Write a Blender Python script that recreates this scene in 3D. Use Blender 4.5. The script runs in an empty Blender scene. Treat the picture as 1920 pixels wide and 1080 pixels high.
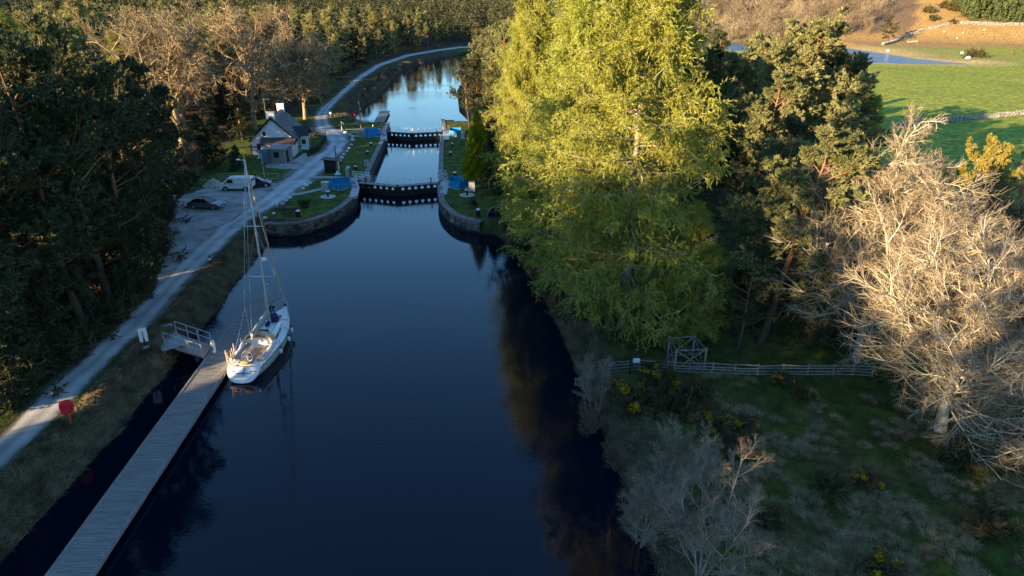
import bpy, math, numpy as np
from mathutils import Vector
R = math.radians
S = bpy.context.scene
COL = S.collection
# ------------------------------------------------------------------ camera, sky, sun, exposure
CAMZ, PITCH, FPX = 27.5, R(22.9), 1280.0
cam = bpy.data.cameras.new('camera'); camo = bpy.data.objects.new('camera', cam); COL.objects.link(camo)
camo.location = (0, 0, CAMZ); camo.rotation_euler = (math.pi/2 - PITCH, 0, 0)
cam.lens = 24; cam.sensor_width = 36; cam.clip_start = .5; cam.clip_end = 6000; S.camera = camo
SUN_EL, SUN_AZ = R(12.1), R(229)          # azimuth: direction towards the sun = (sin, cos)
W = bpy.data.worlds.new('World'); S.world = W; W.use_nodes = True
_n = W.node_tree.nodes; _sk = _n.new('ShaderNodeTexSky'); _sk.sky_type = 'NISHITA'; _sk.sun_disc = False
_sk.sun_elevation = SUN_EL; _sk.sun_rotation = SUN_AZ; _sk.altitude = 100; _sk.air_density = 1.2; _sk.dust_density = .1; _sk.ozone_density = 6.0
_mx = _n.new('ShaderNodeMix'); _mx.data_type = 'RGBA'; _mx.blend_type = 'MULTIPLY'; _mx.inputs[0].default_value = 1; _mx.inputs[7].default_value = (1.06,.99,.91,1)
W.node_tree.links.new(_sk.outputs[0], _mx.inputs[6]); W.node_tree.links.new(_mx.outputs[2], _n['Background'].inputs[0]); _n['Background'].inputs[1].default_value = .128
sl = bpy.data.lights.new('sun', 'SUN'); so = bpy.data.objects.new('sun', sl); COL.objects.link(so)
sl.energy = 5.0; sl.angle = R(.5); sl.color = (1, .74, .44)
so.rotation_euler = Vector((math.sin(SUN_AZ)*math.cos(SUN_EL), math.cos(SUN_AZ)*math.cos(SUN_EL), math.sin(SUN_EL))).to_track_quat('Z', 'Y').to_euler()
S.view_settings.view_transform = 'Standard'; S.view_settings.look = 'None'; S.view_settings.exposure = 1.92; S.view_settings.gamma = 1
S.cycles.max_bounces = 5; S.cycles.diffuse_bounces = 2; S.cycles.glossy_bounces = 2; S.cycles.transmission_bounces = 2
S.cycles.use_denoising = True
G = 1.6                                    # level of banks and towpath above the water (water is z = 0)
_c, _s = math.cos(PITCH), math.sin(PITCH)
def P(x, y, z=G):                          # photo pixel -> point of the level z (used to survey the place)
    b = (540-y)/FPX; t = (CAMZ-z)/(_s-b*_c)
    return ((x-960)/FPX*t, t*(_c+b*_s), z)
def P2(x, y, z=G): return P(x, y, z)[:2]
def PT(x, y, t):                           # pixel at depth t
    a = (x-960)/FPX; b = (540-y)/FPX
    return (a*t, t*(_c+b*_s), CAMZ-t*(_s-b*_c))

# ------------------------------------------------------------------ materials
def lin(h):
    return tuple(((c/255)/12.92 if c/255 <= .04045 else ((c/255+.055)/1.055)**2.4) for c in h) + (1,)
def c4(c): return (c[0], c[1], c[2], 1)
def mat(name, c1, c2=None, scale=3, rough=.8, bump=0, bscale=None, metal=0, spec=.3, trans=0, rnd=0, detail=5, contrast=1, attr=None, stretch=None, coat=0):
    m = bpy.data.materials.new(name); m.use_nodes = True; nt = m.node_tree; N = nt.nodes; L = nt.links
    b = N['Principled BSDF']; out = N['Material Output']
    b.inputs['Roughness'].default_value = rough; b.inputs['Metallic'].default_value = metal
    b.inputs['Specular IOR Level'].default_value = spec; b.inputs['Coat Weight'].default_value = coat
    tc = N.new('ShaderNodeTexCoord'); vec = tc.outputs['Object']
    if stretch:
        mp = N.new('ShaderNodeMapping'); mp.inputs['Scale'].default_value = stretch; L.new(vec, mp.inputs['Vector']); vec = mp.outputs[0]
    col = None
    if c2 is not None or attr:
        nz = N.new('ShaderNodeTexNoise'); nz.inputs['Scale'].default_value = scale; nz.inputs['Detail'].default_value = detail
        L.new(vec, nz.inputs['Vector'])
        mr = N.new('ShaderNodeMapRange'); L.new(nz.outputs[0], mr.inputs[0])
        mr.inputs[1].default_value = .5-.2/contrast; mr.inputs[2].default_value = .5+.2/contrast
        mx = N.new('ShaderNodeMix'); mx.data_type = 'RGBA'; L.new(mr.outputs[0], mx.inputs[0])
        mx.inputs[6].default_value = c4(c1); mx.inputs[7].default_value = c4(c2 or c1); col = mx.outputs[2]
        if attr:
            at = N.new('ShaderNodeAttribute'); at.attribute_name = attr
            m2 = N.new('ShaderNodeMix'); m2.data_type = 'RGBA'; m2.blend_type = 'MULTIPLY'; m2.inputs[0].default_value = 1
            L.new(at.outputs['Color'], m2.inputs[6]); L.new(col, m2.inputs[7]); col = m2.outputs[2]
        if rnd:
            oi = N.new('ShaderNodeObjectInfo'); hs = N.new('ShaderNodeHueSaturation'); L.new(col, hs.inputs['Color'])
            r1 = N.new('ShaderNodeMapRange'); L.new(oi.outputs['Random'], r1.inputs[0]); r1.inputs[3].default_value = 1-rnd; r1.inputs[4].default_value = 1+rnd
            L.new(r1.outputs[0], hs.inputs['Value'])
            mm = N.new('ShaderNodeMath'); mm.operation = 'MULTIPLY'; mm.inputs[1].default_value = 7.31; L.new(oi.outputs['Random'], mm.inputs[0])
            fr = N.new('ShaderNodeMath'); fr.operation = 'FRACT'; L.new(mm.outputs[0], fr.inputs[0])
            r2 = N.new('ShaderNodeMapRange'); L.new(fr.outputs[0], r2.inputs[0]); r2.inputs[3].default_value = .5-.06*rnd; r2.inputs[4].default_value = .5+.06*rnd
            L.new(r2.outputs[0], hs.inputs['Hue']); col = hs.outputs[0]
        L.new(col, b.inputs['Base Color'])
    else: b.inputs['Base Color'].default_value = c4(c1)
    if bump:
        bz = N.new('ShaderNodeTexNoise'); bz.inputs['Scale'].default_value = bscale or scale*3; bz.inputs['Detail'].default_value = 6; L.new(vec, bz.inputs['Vector'])
        bp = N.new('ShaderNodeBump'); bp.inputs['Strength'].default_value = 1; bp.inputs['Distance'].default_value = bump
        L.new(bz.outputs[0], bp.inputs['Height']); L.new(bp.outputs[0], b.inputs['Normal'])
    if trans:
        tr = N.new('ShaderNodeBsdfTranslucent'); ms = N.new('ShaderNodeMixShader'); ms.inputs[0].default_value = trans
        if col: L.new(col, tr.inputs['Color'])
        else: tr.inputs['Color'].default_value = c4(c1)
        L.new(b.outputs[0], ms.inputs[1]); L.new(tr.outputs[0], ms.inputs[2]); L.new(ms.outputs[0], out.inputs['Surface'])
    return m
M = {}
M['ground'] = mat('ground', (.48,.47,.44), (1.5,1.48,1.4), .9, 1, .12, 3, attr='cover', detail=9, spec=.05)
M['gravel'] = mat('gravel', (.27,.265,.26), (.42,.41,.39), .5, .95, .03, 9, detail=10, spec=.1)
M['parking'] = mat('parking_gravel', (.20,.18,.16), (.40,.37,.34), .45, .95, .04, 6, detail=10, spec=.1, contrast=1.3)
M['slab'] = mat('paving_slab', (.28,.27,.25), (.36,.35,.33), 2, .9)
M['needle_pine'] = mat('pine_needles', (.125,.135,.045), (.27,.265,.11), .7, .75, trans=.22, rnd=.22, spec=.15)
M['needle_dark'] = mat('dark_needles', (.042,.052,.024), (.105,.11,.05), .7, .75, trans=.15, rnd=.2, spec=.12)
M['needle_larch'] = mat('larch_needles', (.235,.255,.032), (.45,.445,.10), .45, .7, trans=.35, rnd=.12, spec=.1)
M['needle_larch_pale'] = mat('pale_larch_needles', (.20,.19,.06), (.34,.30,.12), .5, .7, trans=.3, rnd=.12, spec=.1)
M['cypress'] = mat('golden_cypress_leaf', (.20,.21,.012), (.50,.48,.03), 1.2, .7, trans=.3, spec=.1)
M['birch_leaf'] = mat('golden_birch_leaf', (.24,.20,.035), (.36,.29,.06), .8, .7, trans=.35, spec=.1)
M['bark_pine'] = mat('pine_bark', (.20,.11,.06), (.34,.17,.08), 2.5, .95, .03, 8, rnd=.15, spec=.05)
M['bark_larch'] = mat('larch_bark', (.22,.17,.12), (.44,.36,.25), 2.5, .95, .03, 8, spec=.05)
M['bark_bare'] = mat('lichen_bark', (.24,.195,.13), (.70,.63,.47), 1.6, .95, .02, 8, rnd=.08, spec=.05, contrast=1.4)
M['twig_bare'] = mat('lichen_twig', (.25,.205,.135), (.62,.55,.39), .8, .95, rnd=.06, spec=.05)
M['twig_tip'] = mat('twig_ends', (.19,.14,.085), (.42,.34,.22), .6, .95, spec=.05)
M['bark_oakl'] = mat('mossy_oak_bark', (.20,.145,.08), (.42,.33,.18), 1.2, .95, .02, 6, spec=.05)
M['twig_oak_tip'] = mat('oak_twig_ends', (.15,.10,.055), (.34,.26,.145), .3, .95, spec=.05)
M['twig_grey'] = mat('grey_twig', (.19,.135,.08), (.38,.28,.18), 1.0, .95, spec=.05)
M['bark_grey'] = mat('grey_birch_bark', (.17,.14,.105), (.42,.36,.28), 1.6, .9, spec=.05)
M['bark_oak'] = mat('oak_bark', (.17,.125,.08), (.30,.23,.15), 2, .95, .02, 6, rnd=.08, spec=.05)
M['twig_oak'] = mat('oak_twig', (.20,.135,.075), (.42,.34,.19), .35, .95, rnd=.08, spec=.05)
M['twig_red'] = mat('reddish_twig', (.13,.07,.045), (.24,.14,.085), .5, .95, rnd=.15, spec=.05)
M['bark_birch'] = mat('birch_bark', (.30,.27,.23), (.62,.58,.5), 2.2, .8, rnd=.1, spec=.1, stretch=(1,1,.25))
M['gorse_leaf'] = mat('gorse_leaf', (.05,.05,.02), (.12,.10,.04), 1.2, .8, trans=.15, rnd=.15, spec=.1)
M['gorse_flower'] = mat('gorse_flower', (.65,.36,.005), (.8,.5,.02), 3, .7, trans=.3, spec=.1)
M['grass'] = mat('grass_blades', (.05,.085,.018), (.10,.13,.035), .7, .8, trans=.25, spec=.1)
M['straw'] = mat('straw_grass', (.19,.135,.065), (.42,.32,.18), .8, .85, trans=.2, spec=.1)
M['bracken'] = mat('dry_bank_grass', (.10,.07,.04), (.34,.26,.15), .8, .85, trans=.2, spec=.1)
M['stone_wall'] = mat('quay_stone', (.055,.045,.04), (.20,.165,.14), 1.1, .9, .06, 3, contrast=1.5, detail=8)
M['coping'] = mat('coping_stone', (.13,.11,.10), (.27,.235,.21), 1.5, .9, .03, 5)
M['wet_stone'] = mat('wet_stone', (.012,.011,.01), (.035,.03,.026), 1.5, .6, .05, 3)
M['dry_stone'] = mat('drystone', (.13,.12,.105), (.36,.335,.30), 1.4, .9, .05, 2, contrast=1.8)
M['white_stone'] = mat('white_rock', (.45,.44,.42), (.7,.69,.66), 2, .85, .03, 5, rnd=.15)
M['white'] = mat('white_paint', (.78,.77,.74), (.66,.65,.62), 2.5, .45, spec=.4)
M['gel'] = mat('white_gelcoat', (.80,.78,.73), (.72,.70,.66), 1.5, .25, spec=.5)
M['harl'] = mat('white_harled_wall', (.74,.72,.67), (.60,.58,.53), 1.3, .9, .01, 20)
M['slate'] = mat('slate_roof', (.018,.019,.023), (.042,.044,.05), 3, .55, .02, 9, stretch=(1,1,4))
M['dark'] = mat('black_paint', (.012,.012,.013), (.02,.02,.021), 3, .45)
M['gate_timber'] = mat('lock_gate_timber', (.012,.011,.010), (.03,.027,.023), 2, .6, .01, 9)
M['tar'] = mat('tarred_boards', (.016,.014,.013), (.03,.027,.024), 3, .75, stretch=(6,6,.5))
M['brownroof'] = mat('felt_roof', (.07,.045,.04), (.10,.07,.06), 2, .9)
M['wood_grey'] = mat('weathered_timber', (.20,.175,.155), (.33,.29,.255), 3, .85, .01, 12, stretch=(1,1,8))
M['wood_fence'] = mat('old_fence_timber', (.13,.118,.10), (.26,.24,.205), 4, .9, .01, 9)
M['wood_orange'] = mat('orange_timber', (.55,.24,.04), (.66,.33,.07), 3, .8, stretch=(5,5,.6))
M['pole'] = mat('creosoted_pole', (.20,.11,.06), (.28,.16,.09), 3, .9, stretch=(3,3,.4))
M['galv'] = mat('galvanised_steel', (.42,.43,.44), (.55,.56,.57), 5, .4, metal=.6)
M['alu'] = mat('mast_aluminium', (.62,.62,.62), (.72,.72,.72), 3, .35, metal=.5)
M['concrete'] = mat('pale_concrete', (.34,.34,.32), (.46,.46,.43), 3, .9, .01, 12)
M['blue_tarp'] = mat('blue_tarpaulin', (.006,.19,.42), (.012,.27,.55), 2.5, .5, .03, 4)
M['sailcover'] = mat('sail_cover_canvas', (.30,.29,.26), (.40,.39,.35), 3, .85, .02, 6)
M['canvas_buff'] = mat('buff_canvas', (.55,.36,.22), (.66,.46,.30), 3, .85)
M['navy'] = mat('navy_canvas', (.006,.016,.07), (.012,.03,.11), 4, .8, .02, 6)
M['teak'] = mat('teak_deck', (.30,.22,.15), (.40,.31,.22), 3, .7, stretch=(8,1,1))
M['glass'] = mat('dark_glass', (.012,.014,.017), rough=.06, spec=.6)
M['red'] = mat('red_plastic', (.62,.015,.03), (.72,.03,.05), 3, .4)
M['orange_post'] = mat('orange_post', (.6,.07,.01), (.7,.10,.02), 3, .6)
M['yellow'] = mat('yellow_buoy', (.55,.42,.12), (.62,.5,.2), 6, .6)
M['rubber'] = mat('black_rubber', (.012,.012,.012), rough=.8)
M['car_grey'] = mat('grey_car_paint', (.11,.115,.125), (.13,.135,.145), 2, .25, metal=.5, spec=.5, coat=.5)
M['car_navy'] = mat('navy_car_paint', (.012,.02,.045), (.018,.028,.055), 2, .25, metal=.3, spec=.5, coat=.5)
M['chrome'] = mat('bright_metal', (.7,.7,.7), rough=.2, metal=1)
M['lamp'] = mat('lamp_glass', (.75,.75,.72), rough=.1, spec=.6)
M['lamp_red'] = mat('rear_lamp', (.4,.01,.01), rough=.2)
M['tent'] = mat('green_tent_cloth', (.11,.125,.075), (.16,.175,.11), 2, .8)
M['skin'] = mat('skin', (.5,.3,.2), rough=.6)
M['flag_blue'] = mat('flag_blue', (.01,.05,.3), (.015,.07,.36), 3, .8)
M['cow_brown'] = mat('brown_cow_hide', (.13,.05,.02), (.2,.08,.03), 2, .85)
M['cow_black'] = mat('black_cow_hide', (.015,.012,.012), (.03,.024,.02), 2, .8)
M['wool'] = mat('fleece', (.62,.58,.5), (.75,.7,.62), 6, .95)
def low_grey(m, z0, z1, col):
    nt = m.node_tree; N = nt.nodes; L = nt.links; b = N['Principled BSDF']; src = b.inputs['Base Color'].links[0].from_socket; tc = N.new('ShaderNodeTexCoord'); sp = N.new('ShaderNodeSeparateXYZ'); L.new(tc.outputs['Object'], sp.inputs[0])
    mr = N.new('ShaderNodeMapRange'); L.new(sp.outputs[2], mr.inputs[0]); mr.inputs[1].default_value = z0; mr.inputs[2].default_value = z1
    x = N.new('ShaderNodeMix'); x.data_type = 'RGBA'; L.new(mr.outputs[0], x.inputs[0]); x.inputs[6].default_value = col; L.new(src, x.inputs[7]); L.new(x.outputs[2], b.inputs['Base Color'])
low_grey(M['bark_pine'], 4.0, 9.0, (.075,.058,.045,1))
def stones(m, sc, st):
    nt = m.node_tree; N = nt.nodes; L = nt.links; b = N['Principled BSDF']; src = b.inputs['Base Color'].links[0].from_socket; tc = N.new('ShaderNodeTexCoord')
    mp = N.new('ShaderNodeMapping'); mp.inputs['Scale'].default_value = st; L.new(tc.outputs['Object'], mp.inputs['Vector'])
    v = N.new('ShaderNodeTexVoronoi'); v.inputs['Scale'].default_value = sc; L.new(mp.outputs[0], v.inputs['Vector']); e = N.new('ShaderNodeTexVoronoi'); e.feature = 'DISTANCE_TO_EDGE'; e.inputs['Scale'].default_value = sc; L.new(mp.outputs[0], e.inputs['Vector'])
    sp = N.new('ShaderNodeSeparateColor'); L.new(v.outputs['Color'], sp.inputs[0]); m1 = N.new('ShaderNodeMapRange'); L.new(sp.outputs[0], m1.inputs[0]); m1.inputs[3].default_value = .55; m1.inputs[4].default_value = 1.5
    m2 = N.new('ShaderNodeMapRange'); L.new(e.outputs['Distance'], m2.inputs[0]); m2.inputs[2].default_value = .07; m2.inputs[3].default_value = .3
    mm = N.new('ShaderNodeMath'); mm.operation = 'MULTIPLY'; L.new(m1.outputs[0], mm.inputs[0]); L.new(m2.outputs[0], mm.inputs[1])
    x = N.new('ShaderNodeMix'); x.data_type = 'RGBA'; x.blend_type = 'MULTIPLY'; x.inputs[0].default_value = 1; L.new(src, x.inputs[6]); L.new(mm.outputs[0], x.inputs[7]); L.new(x.outputs[2], b.inputs['Base Color'])
stones(M['stone_wall'], 1.5, (1,1,2.3))
def planks_material():
    m = mat('pontoon_planks', (.17,.155,.14), (.31,.285,.255), 1.2, .85, .01, 10, stretch=(.6,7,1), detail=8)
    nt = m.node_tree; N = nt.nodes; L = nt.links; b = N['Principled BSDF']
    tc = N.new('ShaderNodeTexCoord'); wv = N.new('ShaderNodeTexWave'); wv.bands_direction = 'Y'; wv.inputs['Scale'].default_value = 1.7; wv.inputs['Detail'].default_value = 0; wv.inputs['Distortion'].default_value = 0
    L.new(tc.outputs['Object'], wv.inputs['Vector'])
    rp = N.new('ShaderNodeMapRange'); L.new(wv.outputs['Fac'], rp.inputs[0]); rp.inputs[1].default_value = 0; rp.inputs[2].default_value = .18; rp.inputs[3].default_value = .62; rp.inputs[4].default_value = 1
    src = b.inputs['Base Color'].links[0].from_socket
    mx = N.new('ShaderNodeMix'); mx.data_type = 'RGBA'; mx.blend_type = 'MULTIPLY'; mx.inputs[0].default_value = 1
    L.new(src, mx.inputs[6]); L.new(rp.outputs[0], mx.inputs[7]); L.new(mx.outputs[2], b.inputs['Base Color'])
    return m
M['planks'] = planks_material()
def water_material(wind=0):
    m = bpy.data.materials.new('canal_water'); m.use_nodes = True; N = m.node_tree.nodes; L = m.node_tree.links; b = N['Principled BSDF']
    b.inputs['Base Color'].default_value = (.0008,.0042,.0125,1); b.inputs['Roughness'].default_value = .02; b.inputs['IOR'].default_value = 1.333
    tc = N.new('ShaderNodeTexCoord')
    mp = N.new('ShaderNodeMapping'); mp.inputs['Scale'].default_value = (1, 1.6, 1); mp.inputs['Rotation'].default_value = (0,0,.35); L.new(tc.outputs['Object'], mp.inputs['Vector'])
    n1 = N.new('ShaderNodeTexNoise'); n1.inputs['Scale'].default_value = 2.2; n1.inputs['Detail'].default_value = 4; L.new(mp.outputs[0], n1.inputs['Vector'])
    n2 = N.new('ShaderNodeTexNoise'); n2.inputs['Scale'].default_value = .045; n2.inputs['Detail'].default_value = 2; L.new(mp.outputs[0], n2.inputs['Vector'])
    mr = N.new('ShaderNodeMapRange'); L.new(n2.outputs[0], mr.inputs[0]); mr.inputs[1].default_value = .4; mr.inputs[2].default_value = .62; mr.inputs[3].default_value = .0028; mr.inputs[4].default_value = .012
    bp = N.new('ShaderNodeBump'); bp.inputs['Strength'].default_value = 1; L.new(mr.outputs[0], bp.inputs['Distance']); L.new(n1.outputs[0], bp.inputs['Height'])
    L.new(bp.outputs[0], b.inputs['Normal'])
    if wind: b.inputs['Base Color'].default_value = (.025,.14,.28,1); b.inputs['Specular IOR Level'].default_value = .25; b.inputs['Roughness'].default_value = .15; n1.inputs['Scale'].default_value = .6; L.remove(bp.inputs['Distance'].links[0]); bp.inputs['Distance'].default_value = 1.1  # lochan: reflected sky blue painted into the base colour, over wind ripples
    return m
M['water'] = water_material(); M['rippled_sky_blue'] = water_material(1)

# ------------------------------------------------------------------ object helpers
def link(name, me, m=None, parent=None):
    o = bpy.data.objects.new(name, me); COL.objects.link(o)
    if m is not None: me.materials.append(M[m] if isinstance(m, str) else m)
    if parent is not None: o.parent = parent
    return o
def tag(o, label, cat, group=None):
    o['label'] = label; o['category'] = cat
    if group: o['group'] = group
    return o
def T(name, label, cat, loc=(0,0,0), rot=0, group=None):
    o = bpy.data.objects.new(name, None); COL.objects.link(o); o.empty_display_size = .3
    o.location = loc; o.rotation_euler = (0,0,rot); return tag(o, label, cat, group)
def structure(o, kind='structure', label=None):
    o['kind'] = kind
    if label: o['label'] = label
    return o
def copy_tree(o, loc=None, rot=None, scale=None, label=None, group=None, tilt=None):
    def rec(a, par):
        c = a.copy(); COL.objects.link(c); c.parent = par
        for ch in KIDS.get(a.name, ()): rec(ch, c)
        return c
    c = rec(o, None)
    if loc is not None: c.location = loc
    if rot is not None: c.rotation_euler = (tilt[0] if tilt else 0, tilt[1] if tilt else 0, rot)
    if scale is not None: c.scale = (scale if isinstance(scale, tuple) else (scale,)*3)
    if label: c['label'] = label
    if group: c['group'] = group
    return c
KIDS = {}
def remember(root):
    KIDS[root.name] = list(root.children)
    for c in root.children: remember(c)
    return root
def np_mesh(name, V, quads=None, tris=None, smooth=False):
    me = bpy.data.meshes.new(name)
    V = np.asarray(V, dtype=np.float32).reshape(-1, 3)
    nq = 0 if quads is None else len(quads); nt = 0 if tris is None else len(tris)
    idx = np.concatenate([np.asarray(a, dtype=np.int32).ravel() for a in (quads if nq else [], tris if nt else [])]).astype(np.int32)
    me.vertices.add(len(V)); me.vertices.foreach_set('co', V.ravel())
    me.loops.add(len(idx)); me.loops.foreach_set('vertex_index', idx)
    me.polygons.add(nq+nt)
    st = np.concatenate([np.arange(nq)*4, nq*4+np.arange(nt)*3]).astype(np.int32)
    me.polygons.foreach_set('loop_start', st)
    try: me.polygons.foreach_set('loop_total', np.concatenate([np.full(nq,4), np.full(nt,3)]).astype(np.int32))
    except Exception: pass
    if smooth: me.polygons.foreach_set('use_smooth', np.ones(nq+nt, dtype=bool))
    me.update(calc_edges=True); me.validate(); return me
class B:                                   # builder of one mesh out of many shaped pieces
    def __init__(s): s.v = []; s.f = []; s.sm = []
    def add(s, vs, fs, sm=False):
        k = len(s.v); s.v += [tuple(v) for v in vs]; s.f += [tuple(i+k for i in f) for f in fs]; s.sm += [sm]*len(fs); return s
    def box(s, c, d, rz=0, taper=1.0, ch=0):
        x, y, z = d[0]/2, d[1]/2, d[2]/2; cr, sr = math.cos(rz), math.sin(rz); vs = []
        for zz, k in ((-z,1),(z,taper)):
            for px, py in ((-x,-y),(x,-y),(x,y),(-x,y)):
                px*=k; py*=k; vs.append((c[0]+px*cr-py*sr, c[1]+px*sr+py*cr, c[2]+zz))
        return s.add(vs, [(0,3,2,1),(4,5,6,7),(0,1,5,4),(1,2,6,5),(2,3,7,6),(3,0,4,7)])
    def tube(s, p0, p1, r0, r1=None, n=8, caps=True):
        r1 = r0 if r1 is None else r1; a, b = Vector(p0), Vector(p1); d = (b-a)
        if d.length < 1e-6: return s
        d.normalize(); u = d.cross(Vector((0,0,1)) if abs(d.z) < .9 else Vector((1,0,0))).normalized(); w = d.cross(u)
        vs = []
        for c, r in ((a,r0),(b,r1)):
            for i in range(n):
                t = 2*math.pi*i/n; vs.append(c+u*(r*math.cos(t))+w*(r*math.sin(t)))
        fs = [(i, (i+1)%n, n+(i+1)%n, n+i) for i in range(n)]
        s.add(vs, fs, n > 5)
        if caps: s.add(vs[:n], [tuple(range(n))[::-1]]); s.add(vs[n:], [tuple(range(n))])
        return s
    def path(s, pts, r, n=6):
        for a, b in zip(pts[:-1], pts[1:]): s.tube(a, b, r, n=n)
        return s
    def beam(s, p0, p1, w, h):             # rectangular bar from p0 to p1, w across, h in the upright sense
        a, b = Vector(p0), Vector(p1); d = (b-a).normalized()
        up = Vector((0,0,1)) if abs(d.z) < .95 else Vector((0,1,0))
        u = d.cross(up).normalized()*w/2; q = u.cross(d).normalized()*h/2
        vs = [a-u-q, a+u-q, a+u+q, a-u+q, b-u-q, b+u-q, b+u+q, b-u+q]
        return s.add(vs, [(0,1,2,3)[::-1],(4,5,6,7),(0,1,5,4),(1,2,6,5),(2,3,7,6),(3,0,4,7)])
    def prism(s, pts, z0, z1, top_scale=None):  # vertical prism over plan polygon
        n = len(pts); vs = [(p[0],p[1],z0) for p in pts]+[(p[0],p[1],z1) for p in pts]
        return s.add(vs, [tuple(range(n))[::-1], tuple(range(n,2*n))]+[(i,(i+1)%n,n+(i+1)%n,n+i) for i in range(n)])
    def side(s, prof, y0, y1):             # profile in x,z extruded along y
        n = len(prof); vs = [(p[0],y0,p[1]) for p in prof]+[(p[0],y1,p[1]) for p in prof]
        return s.add(vs, [tuple(range(n)), tuple(range(n,2*n))[::-1]]+[(i,n+i,n+(i+1)%n,(i+1)%n) for i in range(n)])
    def lathe(s, c, prof, n=16):           # prof: (r, z)
        vs = []; m = len(prof)
        for r, z in prof:
            for i in range(n): t = 2*math.pi*i/n; vs.append((c[0]+r*math.cos(t), c[1]+r*math.sin(t), c[2]+z))
        s.add(vs, [(j*n+i, j*n+(i+1)%n, (j+1)*n+(i+1)%n, (j+1)*n+i) for j in range(m-1) for i in range(n)], True)
        s.add(vs[-n:], [tuple(range(n))]); s.add(vs[:n], [tuple(range(n))[::-1]]); return s
    def loft(s, rings, closed=True, caps=True, smooth=True):
        n = len(rings[0]); vs = [p for r in rings for p in r]; k = n if closed else n-1
        s.add(vs, [(j*n+i, j*n+(i+1)%n, (j+1)*n+(i+1)%n, (j+1)*n+i) for j in range(len(rings)-1) for i in range(k)], smooth)
        if caps: s.add(rings[0], [tuple(range(n))[::-1]]); s.add(rings[-1], [tuple(range(n))])
        return s
    def rock(s, c, r, rng, flat=.7):
        n = 7; rings = []
        for k, (rr, z) in enumerate(((.75,-.5),(1,0),(.8,.55),(.35,.85))):
            rings.append([(c[0]+r*rr*math.cos(t)*rng.uniform(.8,1.15), c[1]+r*rr*math.sin(t)*rng.uniform(.8,1.15), c[2]+r*flat*(z+rng.uniform(-.1,.1))) for t in [2*math.pi*i/n for i in range(n)]])
        return s.loft(rings, smooth=False)
    def out(s, name, m, parent=None, bevel=0):
        me = bpy.data.meshes.new(name); me.from_pydata(s.v, [], s.f); me.polygons.foreach_set('use_smooth', s.sm); me.update()
        o = link(name, me, m, parent)
        if bevel:
            bv = o.modifiers.new('bevel', 'BEVEL'); bv.width = bevel; bv.segments = 2; bv.limit_method = 'ANGLE'; bv.angle_limit = R(40)
        return o

# ------------------------------------------------------------------ survey: outlines of water, paths
def sdf(X, Y, poly):                       # signed distance to a closed polygon, positive outside
    X = np.asarray(X, float); Y = np.asarray(Y, float); d = np.full(X.shape, 1e9); ins = np.zeros(X.shape, bool)
    n = len(poly)
    for i in range(n):
        (x1,y1),(x2,y2) = poly[i], poly[(i+1)%n]
        ex, ey = x2-x1, y2-y1; wx, wy = X-x1, Y-y1
        t = np.clip((wx*ex+wy*ey)/(ex*ex+ey*ey+1e-12), 0, 1)
        d = np.minimum(d, (wx-ex*t)**2+(wy-ey*t)**2)
        if y1 != y2:
            c = ((y1 > Y) != (y2 > Y)) & (X < (x2-x1)*(Y-y1)/(y2-y1)+x1); ins ^= c
    return np.where(ins, -1, 1)*np.sqrt(d)
wl = lambda pts: [P2(x, y, 0) for x, y in pts]
LEFT_BANK = [(-27,-90)] + wl([(88,960),(193,841),(220,820),(268,748),(305,714),(331,671),(377,618),(413,574),(432,540),(463,504),(494,463)])
WALL_L = wl([(498,442),(528,443.5),(558,441.7),(583,437),(605,430),(625,422),(642,412),(656,401),(666,390),(671,378),(672,370)]) + [(-23.9,102.2)]
LOCK_L = [(-24.6,104.3),(-23.0,106.5),(-26.1,143),(-27.6,145.5),(-27.2,149.5),(-28.0,158.5)]
UPPER_L = wl([(714,239),(690,237.5),(668,230),(664,221),(676,206),(692,197),(706,186),(720,172),(735,150),(760,131),(800,116),(835,108),(862,103)]) + [(-12,392),(10,412),(60,430)]
UPPER_R = [(60,405),(20,392),(2,370),(-12,330),(-18,290),(-18,230),(-14,185),(-10.2,168),(-10.2,163.5)]
LOCK_R = [(-16.6,163),(-15.0,149.5),(-13.8,145.5),(-14.9,143),(-11.7,106.5),(-10.6,104)]
WALL_R = [(-11.3,101.8)] + wl([(821.5,378),(822.5,388),(826,399),(834,411),(846,421),(860,429),(878,435),(900,439)])
RIGHT_BANK = wl([(928,441),(944,450),(960,470),(980,498),(1000,530),(1020,562),(1040,600),(1067,660),(1080,700),(1113,760),(1131,807),(1147,847),(1162,890),(1190,970),(1211,1022)]) + [(8.2,20),(9,-90)]
CANAL = LEFT_BANK+WALL_L+LOCK_L+UPPER_L+UPPER_R+LOCK_R+WALL_R+RIGHT_BANK
WALLED = [WALL_L+LOCK_L, LOCK_R+WALL_R]
LOCH = wl([(1824,120.5),(1760,121),(1690,120),(1600,117),(1560,112),(1500,104),(1440,100),(1380,97),(1300,92),(1300,84),(1400,82.5),(1500,82.5),(1560,86),(1610,93.5),(1660,101),(1710,110),(1765,115.5)])
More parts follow.
